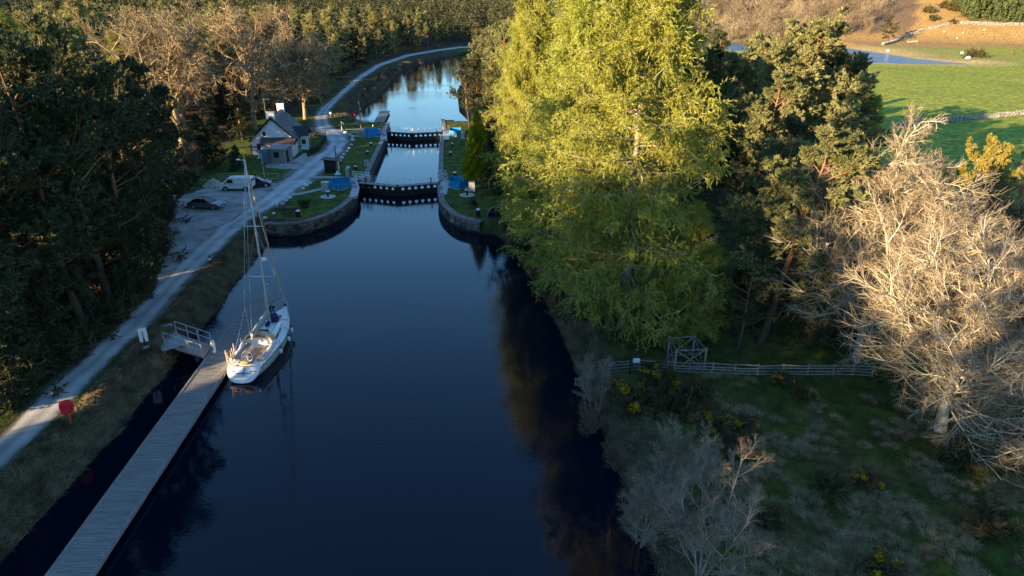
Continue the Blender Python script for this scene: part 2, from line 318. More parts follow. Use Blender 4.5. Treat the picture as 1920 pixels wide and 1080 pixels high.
PATH_PAIRS = [((-34.2,-90),(-30.6,-90)),((-33.6,10),(-30.3,10))] + [(P2(*a), P2(*b)) for a, b in [
    ((0,816),(22,862)),((100,717),(170,714)),((172,656),(220,661)),((243,588),(300,592)),((273,560),(326,560)),((310,520),(371,510)),
    ((366,462),(428,455)),((410,425),(474,411)),((462,390),(530,380)),((508,355),(575,347)),((548,322),(602,327)),((578,301),(630,299)),
    ((606,281),(648,281)),((612,266),(656,265)),((603,255),(652,254)),((588,244),(637,246)),((588,230),(620,234)),((590,217),(615,221)),
    ((601,203),(619,204)),((621,187),(634,188)),((641,170),(653,170.5)),((666,147),(678,148)),((706,121),(718,122.5)),((762,102.2),(768,105.6)),((815,93.5),(819,96.3)),((862,87.2),(864,90.2))]] + [((30,455),(28,450)),((120,480),(120,475))]
PATH_POLY = [a for a, b in PATH_PAIRS] + [b for a, b in PATH_PAIRS[::-1]]
PARK_POLY = [P2(*p) for p in [(292,545),(300,480),(312,430),(322,392),(345,366),(400,350),(470,346),(520,343),(548,334),(580,318),(520,370),(440,430),(360,500)]]
YARD_POLY = [P2(*p) for p in [(497,310),(510,306),(560,296),(600,292),(598,312),(556,318),(500,316)]]
C0 = P2(553,284)
GARDEN_POLY = [P2(*p) for p in [(578,296),(620,262),(612,252),(575,254)]]
def sstep(a, b, x): t = np.clip((x-a)/(b-a), 0, 1); return t*t*(3-2*t)
rngN = np.random.default_rng(5)
_ph = rngN.uniform(0, 6.28, (24, 3)); _dir = rngN.uniform(-1, 1, (24, 2))
def noise2(X, Y, wave, k0=0, n=6):
    s = 0
    for i in range(n):
        d = _dir[(k0+i)%24]; f = 6.28/wave*(1+.37*i); s = s + np.sin(X*d[0]*f+Y*d[1]*f+_ph[(k0+i)%24,0])*np.cos(X*d[1]*f*.7-Y*d[0]*f*.6+_ph[(k0+i)%24,1])
    return s/n
def height(X, Y):
    X = np.asarray(X, float); Y = np.asarray(Y, float)
    dc = sdf(X, Y, CANAL); dl = sdf(X, Y, LOCH); dp = sdf(X, Y, PATH_POLY); dk = sdf(X, Y, PARK_POLY)
    dw = np.full(X.shape, 1e9)
    for w in WALLED: dw = np.minimum(dw, polyline_dist(X, Y, w))
    base = np.full(X.shape, G)
    base += 9*sstep(-58, -190, X)*sstep(260,120,Y)*1.0 + 3*sstep(-60,-160,X) + 7*sstep(-50,-110,X)*sstep(75,40,Y)
    base += np.maximum(0, Y-450)*.03*sstep(140,60,X)
    base -= .9*sstep(44, 75, X)*sstep(40,60,Y)*sstep(420,360,Y)
    # hill beyond the loch
    y0 = 492-.34*np.clip(X-190,0,260); hill = np.clip(Y-y0, 0, None)
    hh = 0.17*hill*sstep(0,60,hill)+.05*np.clip(hill-60,0,None)
    base += hh*sstep(70,130,X)
    base += .9*noise2(X,Y,90,3)*sstep(60,120,X)*sstep(150,260,Y)
    base += .35*noise2(X,Y,17,9)*sstep(3,9,dc)*sstep(1,6,dp)*sstep(1,6,dk)*np.where((X<-20)&(Y>85)&(Y<180)&(X>-60),.15,1)
    base += .10*noise2(X,Y,3.7,2)*sstep(2,4,dc)*sstep(1,2.5,dp)*sstep(.5,3,dk)*np.where((X>5)|(X<-36),1,.3)
    w = np.where(dw < 3, .6, 2.6)
    a0 = np.where(dw < 3, .15, 0.)
    w = np.where(np.hypot(X+28.6,Y-50.3) < 2.4, .7, w)
    k = sstep(0, 1, (dc-a0)/w)
    z = np.where(dc > 0, .05+(base-.05)*k, np.maximum(-2.0, dc*.6))
    z = np.where((dw < 1.1) & (dc > 0), np.minimum(z, G-.06), z)
    z2 = np.where(dl > 0, .05+(base-.05)*sstep(0, 10, dl), np.maximum(-2, dl*.2))
    z = np.where(Y > 200, np.minimum(z, z2), z)
    return z
def polyline_dist(X, Y, pl):
    d = np.full(np.shape(X), 1e9)
    for (x1,y1),(x2,y2) in zip(pl[:-1], pl[1:]):
        ex, ey = x2-x1, y2-y1; wx, wy = X-x1, Y-y1
        t = np.clip((wx*ex+wy*ey)/(ex*ex+ey*ey+1e-12), 0, 1); d = np.minimum(d, (wx-ex*t)**2+(wy-ey*t)**2)
    return np.sqrt(d)
def hz(x, y): return float(height(np.array([x]), np.array([y]))[0])
def ground_at(px, py):                     # where the sight line through a photo pixel meets the ground
    ts = np.concatenate([np.arange(30,200,.5), np.arange(200,1300,2.)]); a = (px-960)/FPX; b = (540-py)/FPX
    X = a*ts; Y = ts*(_c+b*_s); Z = CAMZ-ts*(_s-b*_c); h = height(X, Y); k = np.argmax(h > Z)
    return (X[k], Y[k], h[k])

# ------------------------------------------------------------------ the ground
def axis(segs):
    out = []
    for a, b, st in segs: out += list(np.arange(a, b, st))
    return np.array(out+[segs[-1][1]])
xs = axis([(-1400,-400,60),(-400,-130,12),(-130,-60,3),(-60,-36,1),(-36,14,.4),(14,60,.8),(60,130,2.5),(130,420,6),(420,1000,25),(1000,2000,80)])
ys = axis([(-160,0,8),(0,20,2),(20,70,.5),(70,170,.45),(170,240,1.2),(240,420,4),(420,700,8),(700,1300,25),(1300,2600,90)])
XX, YY = np.meshgrid(xs, ys); ZZ = height(XX, YY)
nx, ny = len(xs), len(ys); ii = (np.arange(ny-1)[:,None]*nx+np.arange(nx-1)[None,:]).ravel()
gm = np_mesh('ground', np.stack([XX,YY,ZZ],-1).reshape(-1,3), quads=np.stack([ii,ii+1,ii+nx+1,ii+nx],-1), smooth=True)
def cover(X, Y):
    c = np.zeros(X.shape+(3,)); dc = sdf(X,Y,CANAL); dp = sdf(X,Y,PATH_POLY); dl = sdf(X,Y,LOCH); dk = sdf(X,Y,PARK_POLY)
    n1 = noise2(X,Y,11,1); n2 = noise2(X,Y,37,5); n3 = noise2(X,Y,4.1,11)
    def put(col, w):
        nonlocal c; w = np.clip(w,0,1)[...,None]; c = c*(1-w)+np.array(col)*w
    put((.062,.082,.018), np.ones(X.shape))                                  # meadow green
    put((.13,.095,.05), .8*sstep(-.1,.5,n1)*(X>5)*(Y<90))
    put((.075,.052,.032), sstep(-35,-39,X)*sstep(.3,2,dp))                     # wood floor
    put((.05,.07,.02), sstep(-.1,.4,n1)*(X<-36)*.6*sstep(6,1,dp))
    put((.07,.05,.03), sstep(-.3,.3,n1)*(X<60)*(X>-12)*(Y>58)*(dc>8))
    lawn = ((X>-60)&(X<8)&(Y>84)&(Y<172)&(dc<30))
    put((.072,.095,.022), lawn*1.0); put((.12,.115,.045), lawn*sstep(.0,.6,n3+.4*n1)*.7)
    put((.11,.09,.055), sstep(3.6,1.2,dc+.8*n3)*(Y<82)*sstep(60,30,X)*(dc>-.5))   # rough grass banks
    put((.07,.055,.04), sstep(4,1.5,dc)*(Y>165))
    put((.035,.026,.02), sstep(.5,0,dc))
    fld = (X>44)&(Y>60)
    put((.235,.275,.045), fld*sstep(44,60,X)); put((.28,.26,.08), fld*sstep(.05,.5,noise2(X,Y*3,26,7))*.55*(Y>185))
    put((.44,.33,.15), sstep(24,8,dl+5*n1)*(Y>200)*(X>60)*.9)
    put((.30,.24,.10), sstep(60,20,dl+20*n2)*(Y>340)*(X>60)*.5)
    y0 = 492-.34*np.clip(X-190,0,260)
    put((.36,.23,.085), sstep(-70,-20,Y-y0)*(X>150)*(Y>340)); put((.26,.17,.08), sstep(-.1,.5,n2)*(Y>y0-20)*(X>100)*.6)
    put((.16,.11,.07), sstep(20,50,Y-y0)*(X>60)*(X<Y*.55))
    put((.05,.04,.03), (Y>430)&(X<100))
    put((.15,.135,.115), sstep(.5,-.1,dp)*1.0); put((.2,.17,.13), sstep(.7,.1,dp+.4*n3)*(X<0)*.8)
    put((.11,.085,.06), sstep(3.2,.4,dp+.7*n3)*(X<-31)*(Y<80)*sstep(3,5,dc)*.75)
    put((.10,.08,.06), sstep(2,.2,dk+.8*n3)*.8)
    return c
cc = cover(XX, YY).reshape(-1,3); cc = np.concatenate([cc, np.ones((len(cc),1))],1).astype(np.float32)
gm.color_attributes.new('cover', 'FLOAT_COLOR', 'POINT').data.foreach_set('color', cc.ravel())
structure(link('ground', gm, 'ground'))
wm = np_mesh('canal_water', [(-160,-160,0),(90,-160,0),(90,480,0),(-160,480,0)], quads=[(0,1,2,3)])
structure(link('canal_water', wm, 'water'))
structure(link('lochan_water', np_mesh('lochan_water', [(90,250,0),(420,250,0),(420,560,0),(90,560,0)], quads=[(0,1,2,3)]), 'rippled_sky_blue'))

rg = np.random.default_rng(11)
def strip(name, pairs, z, m, cols=7, jit=.16, step=1.2):
    V = []; rows = []
    L = [np.array(a) for a, b in pairs]; Rr = [np.array(b) for a, b in pairs]
    ls, rs = [], []
    for i in range(len(pairs)-1):
        n = max(1, int(min(60, np.linalg.norm(L[i+1]-L[i])/step)))
        for k in range(n):
            f = k/n; ls.append(L[i]*(1-f)+L[i+1]*f); rs.append(Rr[i]*(1-f)+Rr[i+1]*f)
    ls.append(L[-1]); rs.append(Rr[-1]); n = len(ls)
    ja = rg.normal(0, jit, n); jb = rg.normal(0, jit, n)
    ja[1:-1] = (ja[:-2]+ja[1:-1]+ja[2:])/2; jb[1:-1] = (jb[:-2]+jb[1:-1]+jb[2:])/2
    E = []
    for i in range(n):
        d = rs[i]-ls[i]; w = np.linalg.norm(d)+1e-6; d = d/w
        for c in range(cols):
            f = c/(cols-1); p = ls[i]+d*(ja[i]+(w-ja[i]+jb[i])*f); V.append((p[0],p[1],z-.03*(f in (0,1)))); E.append(f)
    V = np.array(V); V[:,2] += np.maximum(0, height(V[:,0],V[:,1])-G)
    q = [(i*cols+c, i*cols+c+1, (i+1)*cols+c+1, (i+1)*cols+c) for i in range(n-1) for c in range(cols-1)]
    me = np_mesh(name, V, quads=np.array(q), smooth=True)
    e = np.repeat(np.array(E, np.float32)[:,None], 4, 1).astype(np.float32); e[:,3] = 1
    me.color_attributes.new('across', 'FLOAT_COLOR', 'POINT').data.foreach_set('color', e.ravel())
    return structure(link(name, me, m))
def path_material():
    m = mat('towpath_gravel', (.31,.30,.285), (.52,.51,.48), .35, .95, .03, 9, detail=10, spec=.1)
    nt = m.node_tree; N = nt.nodes; L = nt.links; b = N['Principled BSDF']; src = b.inputs['Base Color'].links[0].from_socket
    at = N.new('ShaderNodeAttribute'); at.attribute_name = 'across'; tc = N.new('ShaderNodeTexCoord')
    nz = N.new('ShaderNodeTexNoise'); nz.inputs['Scale'].default_value = .8; nz.inputs['Detail'].default_value = 8; L.new(tc.outputs['Object'], nz.inputs['Vector'])
    fr = N.new('ShaderNodeMath'); fr.operation = 'SUBTRACT'; L.new(at.outputs['Fac'], fr.inputs[0]); fr.inputs[1].default_value = .5
    ab = N.new('ShaderNodeMath'); ab.operation = 'ABSOLUTE'; L.new(fr.outputs[0], ab.inputs[0])
    ad = N.new('ShaderNodeMath'); ad.operation = 'MULTIPLY_ADD'; L.new(nz.outputs[0], ad.inputs[0]); ad.inputs[1].default_value = .45; L.new(ab.outputs[0], ad.inputs[2])
    mr = N.new('ShaderNodeMapRange'); L.new(ad.outputs[0], mr.inputs[0]); mr.inputs[1].default_value = .58; mr.inputs[2].default_value = .72
    mx = N.new('ShaderNodeMix'); mx.data_type = 'RGBA'; L.new(mr.outputs[0], mx.inputs[0]); L.new(src, mx.inputs[6]); mx.inputs[7].default_value = (.15,.13,.10,1)
    # pale wheel tracks and darker stony middle
    tr = N.new('ShaderNodeMath'); tr.operation = 'PINGPONG'; L.new(ab.outputs[0], tr.inputs[0]); tr.inputs[1].default_value = .22
    mt = N.new('ShaderNodeMapRange'); L.new(tr.outputs[0], mt.inputs[0]); mt.inputs[1].default_value = 0; mt.inputs[2].default_value = .2; mt.inputs[3].default_value = .78; mt.inputs[4].default_value = 1.12
    mu = N.new('ShaderNodeMix'); mu.data_type = 'RGBA'; mu.blend_type = 'MULTIPLY'; mu.inputs[0].default_value = 1; L.new(mx.outputs[2], mu.inputs[6]); L.new(mt.outputs[0], mu.inputs[7])
    L.new(mu.outputs[2], b.inputs['Base Color']); return m
M['towpath'] = path_material()
strip('towpath', PATH_PAIRS, G+.05, 'towpath')
def flat_poly(name, poly, z, m, jit=.2, step=1.2):
    pts = []
    for (x1,y1),(x2,y2) in zip(poly, poly[1:]+poly[:1]):
        n = max(1, int(math.hypot(x2-x1,y2-y1)/step))
        for k in range(n): f = k/n; pts.append((x1+(x2-x1)*f+rg.normal(0,jit), y1+(y2-y1)*f+rg.normal(0,jit), z))
    b = B(); b.add(pts, [tuple(range(len(pts)))]); o = b.out(name, m)
    return structure(o)
flat_poly('car_park_gravel', PARK_POLY, G+.03, 'parking', .3)
flat_poly('house_yard', YARD_POLY, G+.036, 'parking')
def lane(name, pts, w, z, m='slab'):
    pr = []
    for i, p in enumerate(pts):
        a = np.array(pts[max(0,i-1)]); c = np.array(pts[min(len(pts)-1,i+1)]); d = (c-a)/np.linalg.norm(c-a); nrm = np.array([-d[1], d[0]])
        pr.append((tuple(np.array(p)+nrm*w/2), tuple(np.array(p)-nrm*w/2)))
    V = []; 
    for a, b in pr: V += [(a[0],a[1],z),(b[0],b[1],z)]
    return structure(link(name, np_mesh(name, V, quads=[(2*i,2*i+1,2*i+3,2*i+2) for i in range(len(pts)-1)]), m))
lane('footpath', [P2(520,372),P2(560,364),P2(606,354)], 1.1, G+.04)
lane('footpath', [P2(583,333),P2(620,333),P2(668,336)], 1.4, G+.06)
lane('footpath', [P2(830,350),P2(870,352),P2(925,345)], 1.6, G+.04)
lane('footpath', [P2(632,244),P2(665,256),P2(712,257)], 1.0, G+.06)
lane('footpath', [P2(648,243.5),P2(680,242.5),P2(712,243)], 1.3, G+.055)
lane('garden_path', [P2(556,304),P2(576,288)], 1.5, G+.04)

# ------------------------------------------------------------------ tree growing (numpy, level by level)
def unit(v): return v/(np.linalg.norm(v, axis=-1, keepdims=True)+1e-9)
def grow(st, d, ln, K, wob, up, rng):
    N = len(st); pts = np.zeros((N, K+1, 3)); pts[:,0] = st; d = unit(d.copy())
    up = np.broadcast_to(up, (N,)) if np.ndim(up) == 0 else up
    for k in range(K):
        d = unit(d+rng.normal(0, wob, (N,3))+np.stack([np.zeros(N), np.zeros(N), up], -1)); pts[:,k+1] = pts[:,k]+d*(ln/K)[:,None]
    return pts
def kids(pts, n, t0, t1, a0, a1, rng, flat=0):
    N, K = pts.shape[0], pts.shape[1]-1; pi = np.repeat(np.arange(N), n)
    t = np.tile((np.arange(n)+.5)/n, N)*(t1-t0)+t0+rng.uniform(-.5,.5,N*n)*(t1-t0)/n; t = np.clip(t, 0, .999)
    s = t*K; k = s.astype(int); f = (s-k)[:,None]; a = pts[pi,k]; b = pts[pi,k+1]; pos = a*(1-f)+b*f; tan = unit(b-a)
    ref = np.where(np.abs(tan[:,2:3]) < .9, np.array([[0,0,1.]]), np.array([[1.,0,0]])); u = unit(np.cross(tan, ref)); v = np.cross(tan, u)
    ph = rng.uniform(0, 2*np.pi, N*n) if not flat else np.where(rng.random(N*n) < .5, 0, np.pi)+rng.normal(0, flat, N*n)
    an = np.radians(rng.uniform(a0, a1, N*n)); d = tan*np.cos(an)[:,None]+(u*np.cos(ph)[:,None]+v*np.sin(ph)[:,None])*np.sin(an)[:,None]
    return pos, d, t, pi
def tubes(pts, r0, r1, Sd, power=1.0):
    N, K1 = pts.shape[0], pts.shape[1]; tan = np.zeros_like(pts); tan[:,:-1] = pts[:,1:]-pts[:,:-1]; tan[:,-1] = tan[:,-2]; tan = unit(tan)
    m = unit(pts[:,-1]-pts[:,0]); ref = np.where(np.abs(m[:,2:3]) < .8, np.array([[0,0,1.]]), np.array([[1.,0,0]]))[:,None,:]
    u = unit(np.cross(tan, ref)); v = np.cross(tan, u); f = np.linspace(0,1,K1)**power
    r = np.asarray(r0)[:,None]*(1-f)+np.asarray(r1)[:,None]*f
    th = np.arange(Sd)*2*np.pi/Sd
    ring = pts[:,:,None,:]+r[:,:,None,None]*(u[:,:,None,:]*np.cos(th)[:,None]+v[:,:,None,:]*np.sin(th)[:,None])
    V = ring.reshape(-1,3); base = (np.arange(N)[:,None,None]*K1+np.arange(K1-1)[None,:,None])*Sd; i = np.arange(Sd)[None,None,:]; j = (i+1)%Sd
    Q = np.stack([base+i, base+j, base+Sd+j, base+Sd+i], -1).reshape(-1,4); return V, Q
def spray(c, d, L, Wd, rng):               # pointed needle sprays: one slim triangle each
    w = unit(np.cross(d, rng.normal(0,1,d.shape)))*np.asarray(Wd).reshape(-1,1)/2; V = np.stack([c-w, c+w, c+d*np.asarray(L).reshape(-1,1)], 1).reshape(-1,3)
    return V, np.arange(len(V)).reshape(-1,3)
class TM:
    def __init__(s): s.V = []; s.Q = []; s.T = []; s.n = 0
    def q(s, VQ): s.V.append(VQ[0]); s.Q.append(VQ[1]+s.n); s.n += len(VQ[0])
    def t(s, VT): s.V.append(VT[0]); s.T.append(VT[1]+s.n); s.n += len(VT[0])
    def mesh(s, name, smooth=False): return np_mesh(name, np.concatenate(s.V), np.concatenate(s.Q) if s.Q else None, np.concatenate(s.T) if s.T else None, smooth)
def along(pts, n, rng, t0=.15, t1=1.0):
    N, K = pts.shape[0], pts.shape[1]-1; t = rng.uniform(t0, t1, (N,n)).clip(0,.999)*K; k = t.astype(int); f = (t-k)[...,None]; i = np.arange(N)[:,None]
    a = pts[i,k]; b = pts[i,k+1]; return (a*(1-f)+b*f).reshape(-1,3), unit(b-a).reshape(-1,3)

def pine_mesh(seed, h=20, crown0=.42, nl=26, wide=.24, n2=8, n3=6, nt=12, L=.34, flatness=.5, conic=False, droop=.0):
    r = np.random.default_rng(seed); tr = grow(np.zeros((1,3)), np.array([[0,0,1.]]), np.array([h]), 9, .045 if not conic else .015, .12, r)
    w = TM(); w.q(tubes(tr, [.017*h], [.03], 8)); c = TM()
    p, d, t, _ = kids(tr, nl, crown0, .985, 60, 95, r)
    s = (t-crown0)/(1-crown0)
    if conic: prof = (1-s)**.8*.95+.06
    else: prof = np.clip(np.sin(np.pi*(s*.78+.2))**.7, .2, 1)*r.uniform(.65,1.15,len(s))
    d[:,2] += (s*.9-.15 if not conic else .1-.25*(1-s)); ln = h*wide*prof*r.uniform(.8,1.1,len(s))
    b1 = grow(p, d, ln, 5, .13, .05-droop, r); w.q(tubes(b1, .011*ln+.03, .012+0*ln, 5))
    if not conic:
        q, e, tt, _ = kids(tr, 9, .2, crown0+.1, 70, 100, r); lq = h*.09*r.uniform(.4,1,len(q)); w.q(tubes(grow(q,e,lq,4,.2,-.05,r), .03+0*lq, .008+0*lq, 4))
    p, d, t, pi = kids(b1, n2, .22, 1, 25, 65, r, .5); ln2 = ln[pi]*(.5-.22*t)*r.uniform(.7,1.2,len(t)); b2 = grow(p, d, ln2, 3, .15, .08-droop, r); w.q(tubes(b2, .012+.006*ln2, .006+0*ln2, 3))
    p, d, t, pi = kids(b2, n3, .2, 1, 25, 70, r, .9); ln3 = np.clip(ln2[pi]*.5, .25, .95)*r.uniform(.7,1.2,len(t)); b3 = grow(p, d, ln3, 2, .15, .14-droop, r)
    ends = np.concatenate([b3[:,-1], b2[:,-1]])
    pp, dd = along(b3, nt, r, .25, 1); dd = unit(dd*.6+r.normal(0,.55,dd.shape)+np.array([0,0,flatness-droop*4])); c.t(spray(pp, dd, L*r.uniform(.7,1.25,len(pp)), L*.48, r))
    return w.mesh('trunk', True), c.mesh('crown')
def larch_mesh(seed, h=28, rad=7.5, nb=165, n2=14, n3=7, nt=15, base=.07, L=.19, droop=.20):
    r = np.random.default_rng(seed); tr = grow(np.zeros((1,3)), np.array([[0,0,1.]]), np.array([h]), 10, .02, .15, r)
    w = TM(); w.q(tubes(tr, [.018*h], [.03], 9)); c = TM()
    p, d, t, _ = kids(tr, nb, base, .99, 72, 100, r); s = (t-base)/(1-base)
    ln = rad*(np.clip(1-s,0,1)**.62)*np.clip(.62+s*1.9,0,1)*r.uniform(.7,1.12,len(s))+.7; d[:,2] += -.12+.45*s
    b1 = grow(p, d, ln, 7, .10, .035, r); w.q(tubes(b1, .010*ln+.02, .010+0*ln, 4))
    p, d, t, pi = kids(b1, n2, .12, 1, 35, 75, r, .45); ln2 = ln[pi]*(.36-.18*t)*r.uniform(.6,1.2,len(t)); b2 = grow(p, d, ln2, 4, .14, -.10, r); w.q(tubes(b2, .014+0*ln2, .006+0*ln2, 3))
    p, d, t, pi = kids(b2, n3, .1, 1, 20, 70, r); ln3 = r.uniform(.45,1.35,len(t)); b3 = grow(p, d*.6, ln3, 3, .12, -droop, r)
    pp, dd = along(b3, nt, r, .02, 1); d3 = unit(dd+np.array([0,0,-.02])+r.normal(0,.5,dd.shape)); c.t(spray(pp, d3, L*1.35*r.uniform(.6,1.35,len(pp)), L*.38, r))
    pp, dd = along(b2, 8, r, .1, 1); d3 = unit(dd*.4+r.normal(0,.7,dd.shape)); c.t(spray(pp, d3, L*r.uniform(.7,1.2,len(pp)), L*.4, r))
    return w.mesh('trunk', True), c.mesh('crown')
def bare_mesh(seed, h=18, fork=.22, n1=9, n2=8, n3=7, n4=5, spread=(22,62), l1=.62, l2=.46, l3=.5, l4=.55, tw=.016, up=.05, n0=1, wob=.13, lean=.15, rt=.02, leaves=0, leafL=.1):
    r = np.random.default_rng(seed); d0 = unit(np.array([[0,0,1.]])+r.normal(0,lean,(n0,3))*np.array([1,1,0])*(1 if n0 > 1 else .3))
    tr = grow(r.normal(0,.15*(n0>1),(n0,3))*np.array([1,1,0]), d0, np.full(n0, h*.82)*r.uniform(.8,1.05,n0), 8, .06, .06, r)
    w = TM(); w.q(tubes(tr, np.full(n0, rt*h/n0**.35), np.full(n0,.02), 8, .8)); c = TM()
    p, d, t, pi = kids(tr, n1, fork, 1, spread[0], spread[1], r); ln = h*l1*(1-.62*t)*r.uniform(.75,1.15,len(t)); b1 = grow(p, d, ln, 7, wob, up, r)
    w.q(tubes(b1, (.012*ln+.012)/n0**.2, .012+0*ln, 6))
    p, d, t, pi = kids(b1, n2, .12, 1, 22, 65, r); ln = ln[pi]*l2*(1.05-.5*t)*r.uniform(.6,1.2,len(t)); b2 = grow(p, d, ln, 5, wob*1.2, up*.8, r)
    w.q(tubes(b2, (.010*ln+.012)*(tw/.016)**.5, .009+0*ln, 4))
    p, d, t, pi = kids(b2, n3, .12, 1, 22, 65, r); ln = ln[pi]*l3*(1.05-.45*t)*r.uniform(.6,1.25,len(t)); b3 = grow(p, d, ln, 3, wob*1.4, up, r)
    c.q(tubes(b3, tw*.95+.005*ln, tw*.55+0*ln, 3)); e4 = TM()
    if n4:
        p, d, t, pi = kids(b3, n4, .15, 1, 20, 60, r); ln = np.clip(ln[pi]*l4, .15, 1.2)*r.uniform(.6,1.25,len(t)); b4 = grow(p, d, ln, 2, wob*1.4, up, r)
        e4.q(tubes(b4, tw*.62+0*ln, tw*.28+0*ln, 3)); last = b4
    else: last = b3
    lf = None
    if leaves:
        lf = TM(); pp, dd = along(last, leaves, r, .1, 1); d3 = unit(dd*.4+r.normal(0,.7,dd.shape)+np.array([0,0,-.3])); lf.t(spray(pp, d3, leafL*r.uniform(.7,1.3,len(pp)), leafL*.7, r))
    if leaves and n4: c.q((e4.V[0], e4.Q[0]))
    return w.mesh('trunk', True), c.mesh('crown', True), (lf.mesh('foliage') if lf else (e4.mesh('twigs', True) if n4 else None))
def cypress_mesh(seed, h=9.5, rad=1.9):
    r = np.random.default_rng(seed); tr = grow(np.zeros((1,3)), np.array([[0,0,1.]]), np.array([h*.95]), 5, .01, .1, r); w = TM(); w.q(tubes(tr, [.16], [.02], 6)); c = TM()
    n = 42000; z = h*r.beta(1.15,1.5,n); s = z/h; a = r.uniform(0,6.283,n); lump = 1+.22*np.sin(a*5+z*2.1)+.15*np.sin(a*9-z*3.7)
    pr = rad*np.clip((1-s)**.75*1.05,0,1)*np.clip(.55+s*4,0,1)*lump*r.uniform(.45,1.05,n)**.5
    pp = np.stack([pr*np.cos(a), pr*np.sin(a), z], -1); dd = unit(np.stack([np.cos(a)*.5,np.sin(a)*.5,np.full(n,.9)],-1)+r.normal(0,.35,(n,3)))
    c.t(spray(pp, dd, .32*r.uniform(.6,1.2,n), .12, r)); return w.mesh('trunk', True), c.mesh('crown')
def shrub_mesh(seed, h=2, rad=1.4, stems=26, nt=60, L=.14, flower=0, twiggy=False):
    r = np.random.default_rng(seed); d = unit(np.stack([r.normal(0,.7,stems), r.normal(0,.7,stems), np.full(stems,.9)],-1)); ln = h*r.uniform(.7,1.15,stems)
    b = grow(r.normal(0,.12*rad,(stems,3))*np.array([1,1,0]), d, ln, 4, .12, .05, r); w = TM(); w.q(tubes(b, .028+0*ln, .01+0*ln, 4))
    p, dd, t, pi = kids(b, 7, .2, 1, 20, 65, r); l2 = ln[pi]*.4*r.uniform(.6,1.2,len(t)); b2 = grow(p, dd, l2, 3, .16, .03, r); w.q(tubes(b2, .012+0*l2, .006+0*l2, 3))
    p, dd, t, pi = kids(b2, 5, .2, 1, 20, 65, r); l3 = l2[pi]*.5; b3 = grow(p, dd, l3, 2, .16, .03, r); w.q(tubes(b3, .007+0*l3, .004+0*l3, 3))
    f = fl = None
    if nt:
        f = TM(); pp, dd = along(b3, nt//6, r, .1, 1); d3 = unit(dd+r.normal(0,.6,dd.shape)); f.t(spray(pp, d3, L*r.uniform(.7,1.3,len(pp)), L*.45, r)); f = f.mesh('foliage')
    if flower:
        fl = TM(); top = b3[:,-1]; ctr = top[r.integers(0,len(top),7)]; dd = np.min(np.linalg.norm(top[:,None]-ctr[None],axis=-1),axis=1); pk = top[(dd < .42*rad**.5) & (top[:,2] > h*.45)]
        if len(pk) < 5: pk = top[np.argsort(-top[:,2])[:60]]
        pp = np.repeat(pk, flower, 0)+r.normal(0,.06,(len(pk)*flower,3)); fl.t(spray(pp, unit(r.normal(0,1,pp.shape)), .09, .08, r)); fl = fl.mesh('flowers')
    return w.mesh('stems'), f, fl

def make_tree(name, meshes, mats, label, cat, loc=(0,0,0), rot=0, scale=1, group=None, names=('trunk','crown','foliage')):
    t = T(name, label, cat, loc, rot, group); t.scale = (scale,)*3
    for me, m, nm in zip(meshes, mats, names):
        if me is not None: link(nm, me, m, t)
    return t
def same_tree(meshes_src, label, loc, rot, scale, group=None, tilt=None):
    return copy_tree(meshes_src, loc, rot, scale, label, group, tilt)
rt = np.random.default_rng(77)
def plant(proto, xy, sc, label, group=None, rot=None, sx=1.0):
    z = hz(*xy)-.12; used = proto.get('_used', 0)
    ro = float(rt.uniform(0,6.28)) if rot is None else rot
    tilt = (float(rt.normal(0,.025)), float(rt.normal(0,.025)))
    s3 = (sc*sx, sc*sx, sc)
    if not PROTO_USED.get(proto.name):
        PROTO_USED[proto.name] = 1; proto.location = (xy[0],xy[1],z); proto.rotation_euler = (tilt[0],tilt[1],ro); proto.scale = s3; proto['label'] = label
        if group: proto['group'] = group
        elif 'group' in proto: del proto['group']
        return proto
    c = copy_tree(proto, (xy[0],xy[1],z), ro, s3, label, None, tilt)
    if group: c['group'] = group
    elif 'group' in c: del c['group']
    return c
PROTO_USED = {}
def proto(name, meshes, mats, cat, names=('trunk','crown','foliage')):
    return remember(make_tree(name, meshes, mats, 'x', cat, names=names))
# near-view models
BT = ('trunk','crown','twigs')
pines = [proto('pine_tree', pine_mesh(s, 20, c0, nl, wd*1.1, 11, 6, 32, .33, conic=False), ('bark_pine','needle_pine'), 'pine tree') for s, c0, nl, wd in ((1,.26,32,.25),(2,.34,28,.27),(3,.18,34,.22))]
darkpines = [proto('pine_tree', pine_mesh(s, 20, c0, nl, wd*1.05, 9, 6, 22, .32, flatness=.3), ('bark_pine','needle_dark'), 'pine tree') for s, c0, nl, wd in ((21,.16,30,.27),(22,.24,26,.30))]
farpines = [proto('pine_tree', pine_mesh(s, 20, .3, 20, .24, 7, 4, 9, .75), ('bark_pine','needle_pine'), 'pine tree') for s in (31,32)]
fardark = [proto('fir_tree', pine_mesh(s, 22, .1, 44, .17, 6, 3, 8, .75, conic=True, droop=.05), ('bark_pine','needle_dark'), 'fir tree') for s in (41,42)]
firs = [proto('fir_tree', pine_mesh(51, 20, .08, 60, .19, 8, 4, 12, .42, conic=True, droop=.05), ('bark_pine','needle_dark'), 'fir tree')]
larches = [proto('larch_tree', larch_mesh(61, 28, 9.0), ('bark_larch','needle_larch'), 'larch tree'),
           proto('larch_tree', larch_mesh(62, 28, 8.0), ('bark_larch','needle_larch'), 'larch tree'),
           proto('larch_tree', larch_mesh(63, 28, 7.0, nt=10, droop=.3), ('bark_larch','needle_larch_pale'), 'larch tree')]
farlarch = [proto('larch_tree', larch_mesh(64, 22, 4.6, 60, 9, 3, 8, L=.5), ('bark_larch','needle_larch_pale'), 'larch tree')]
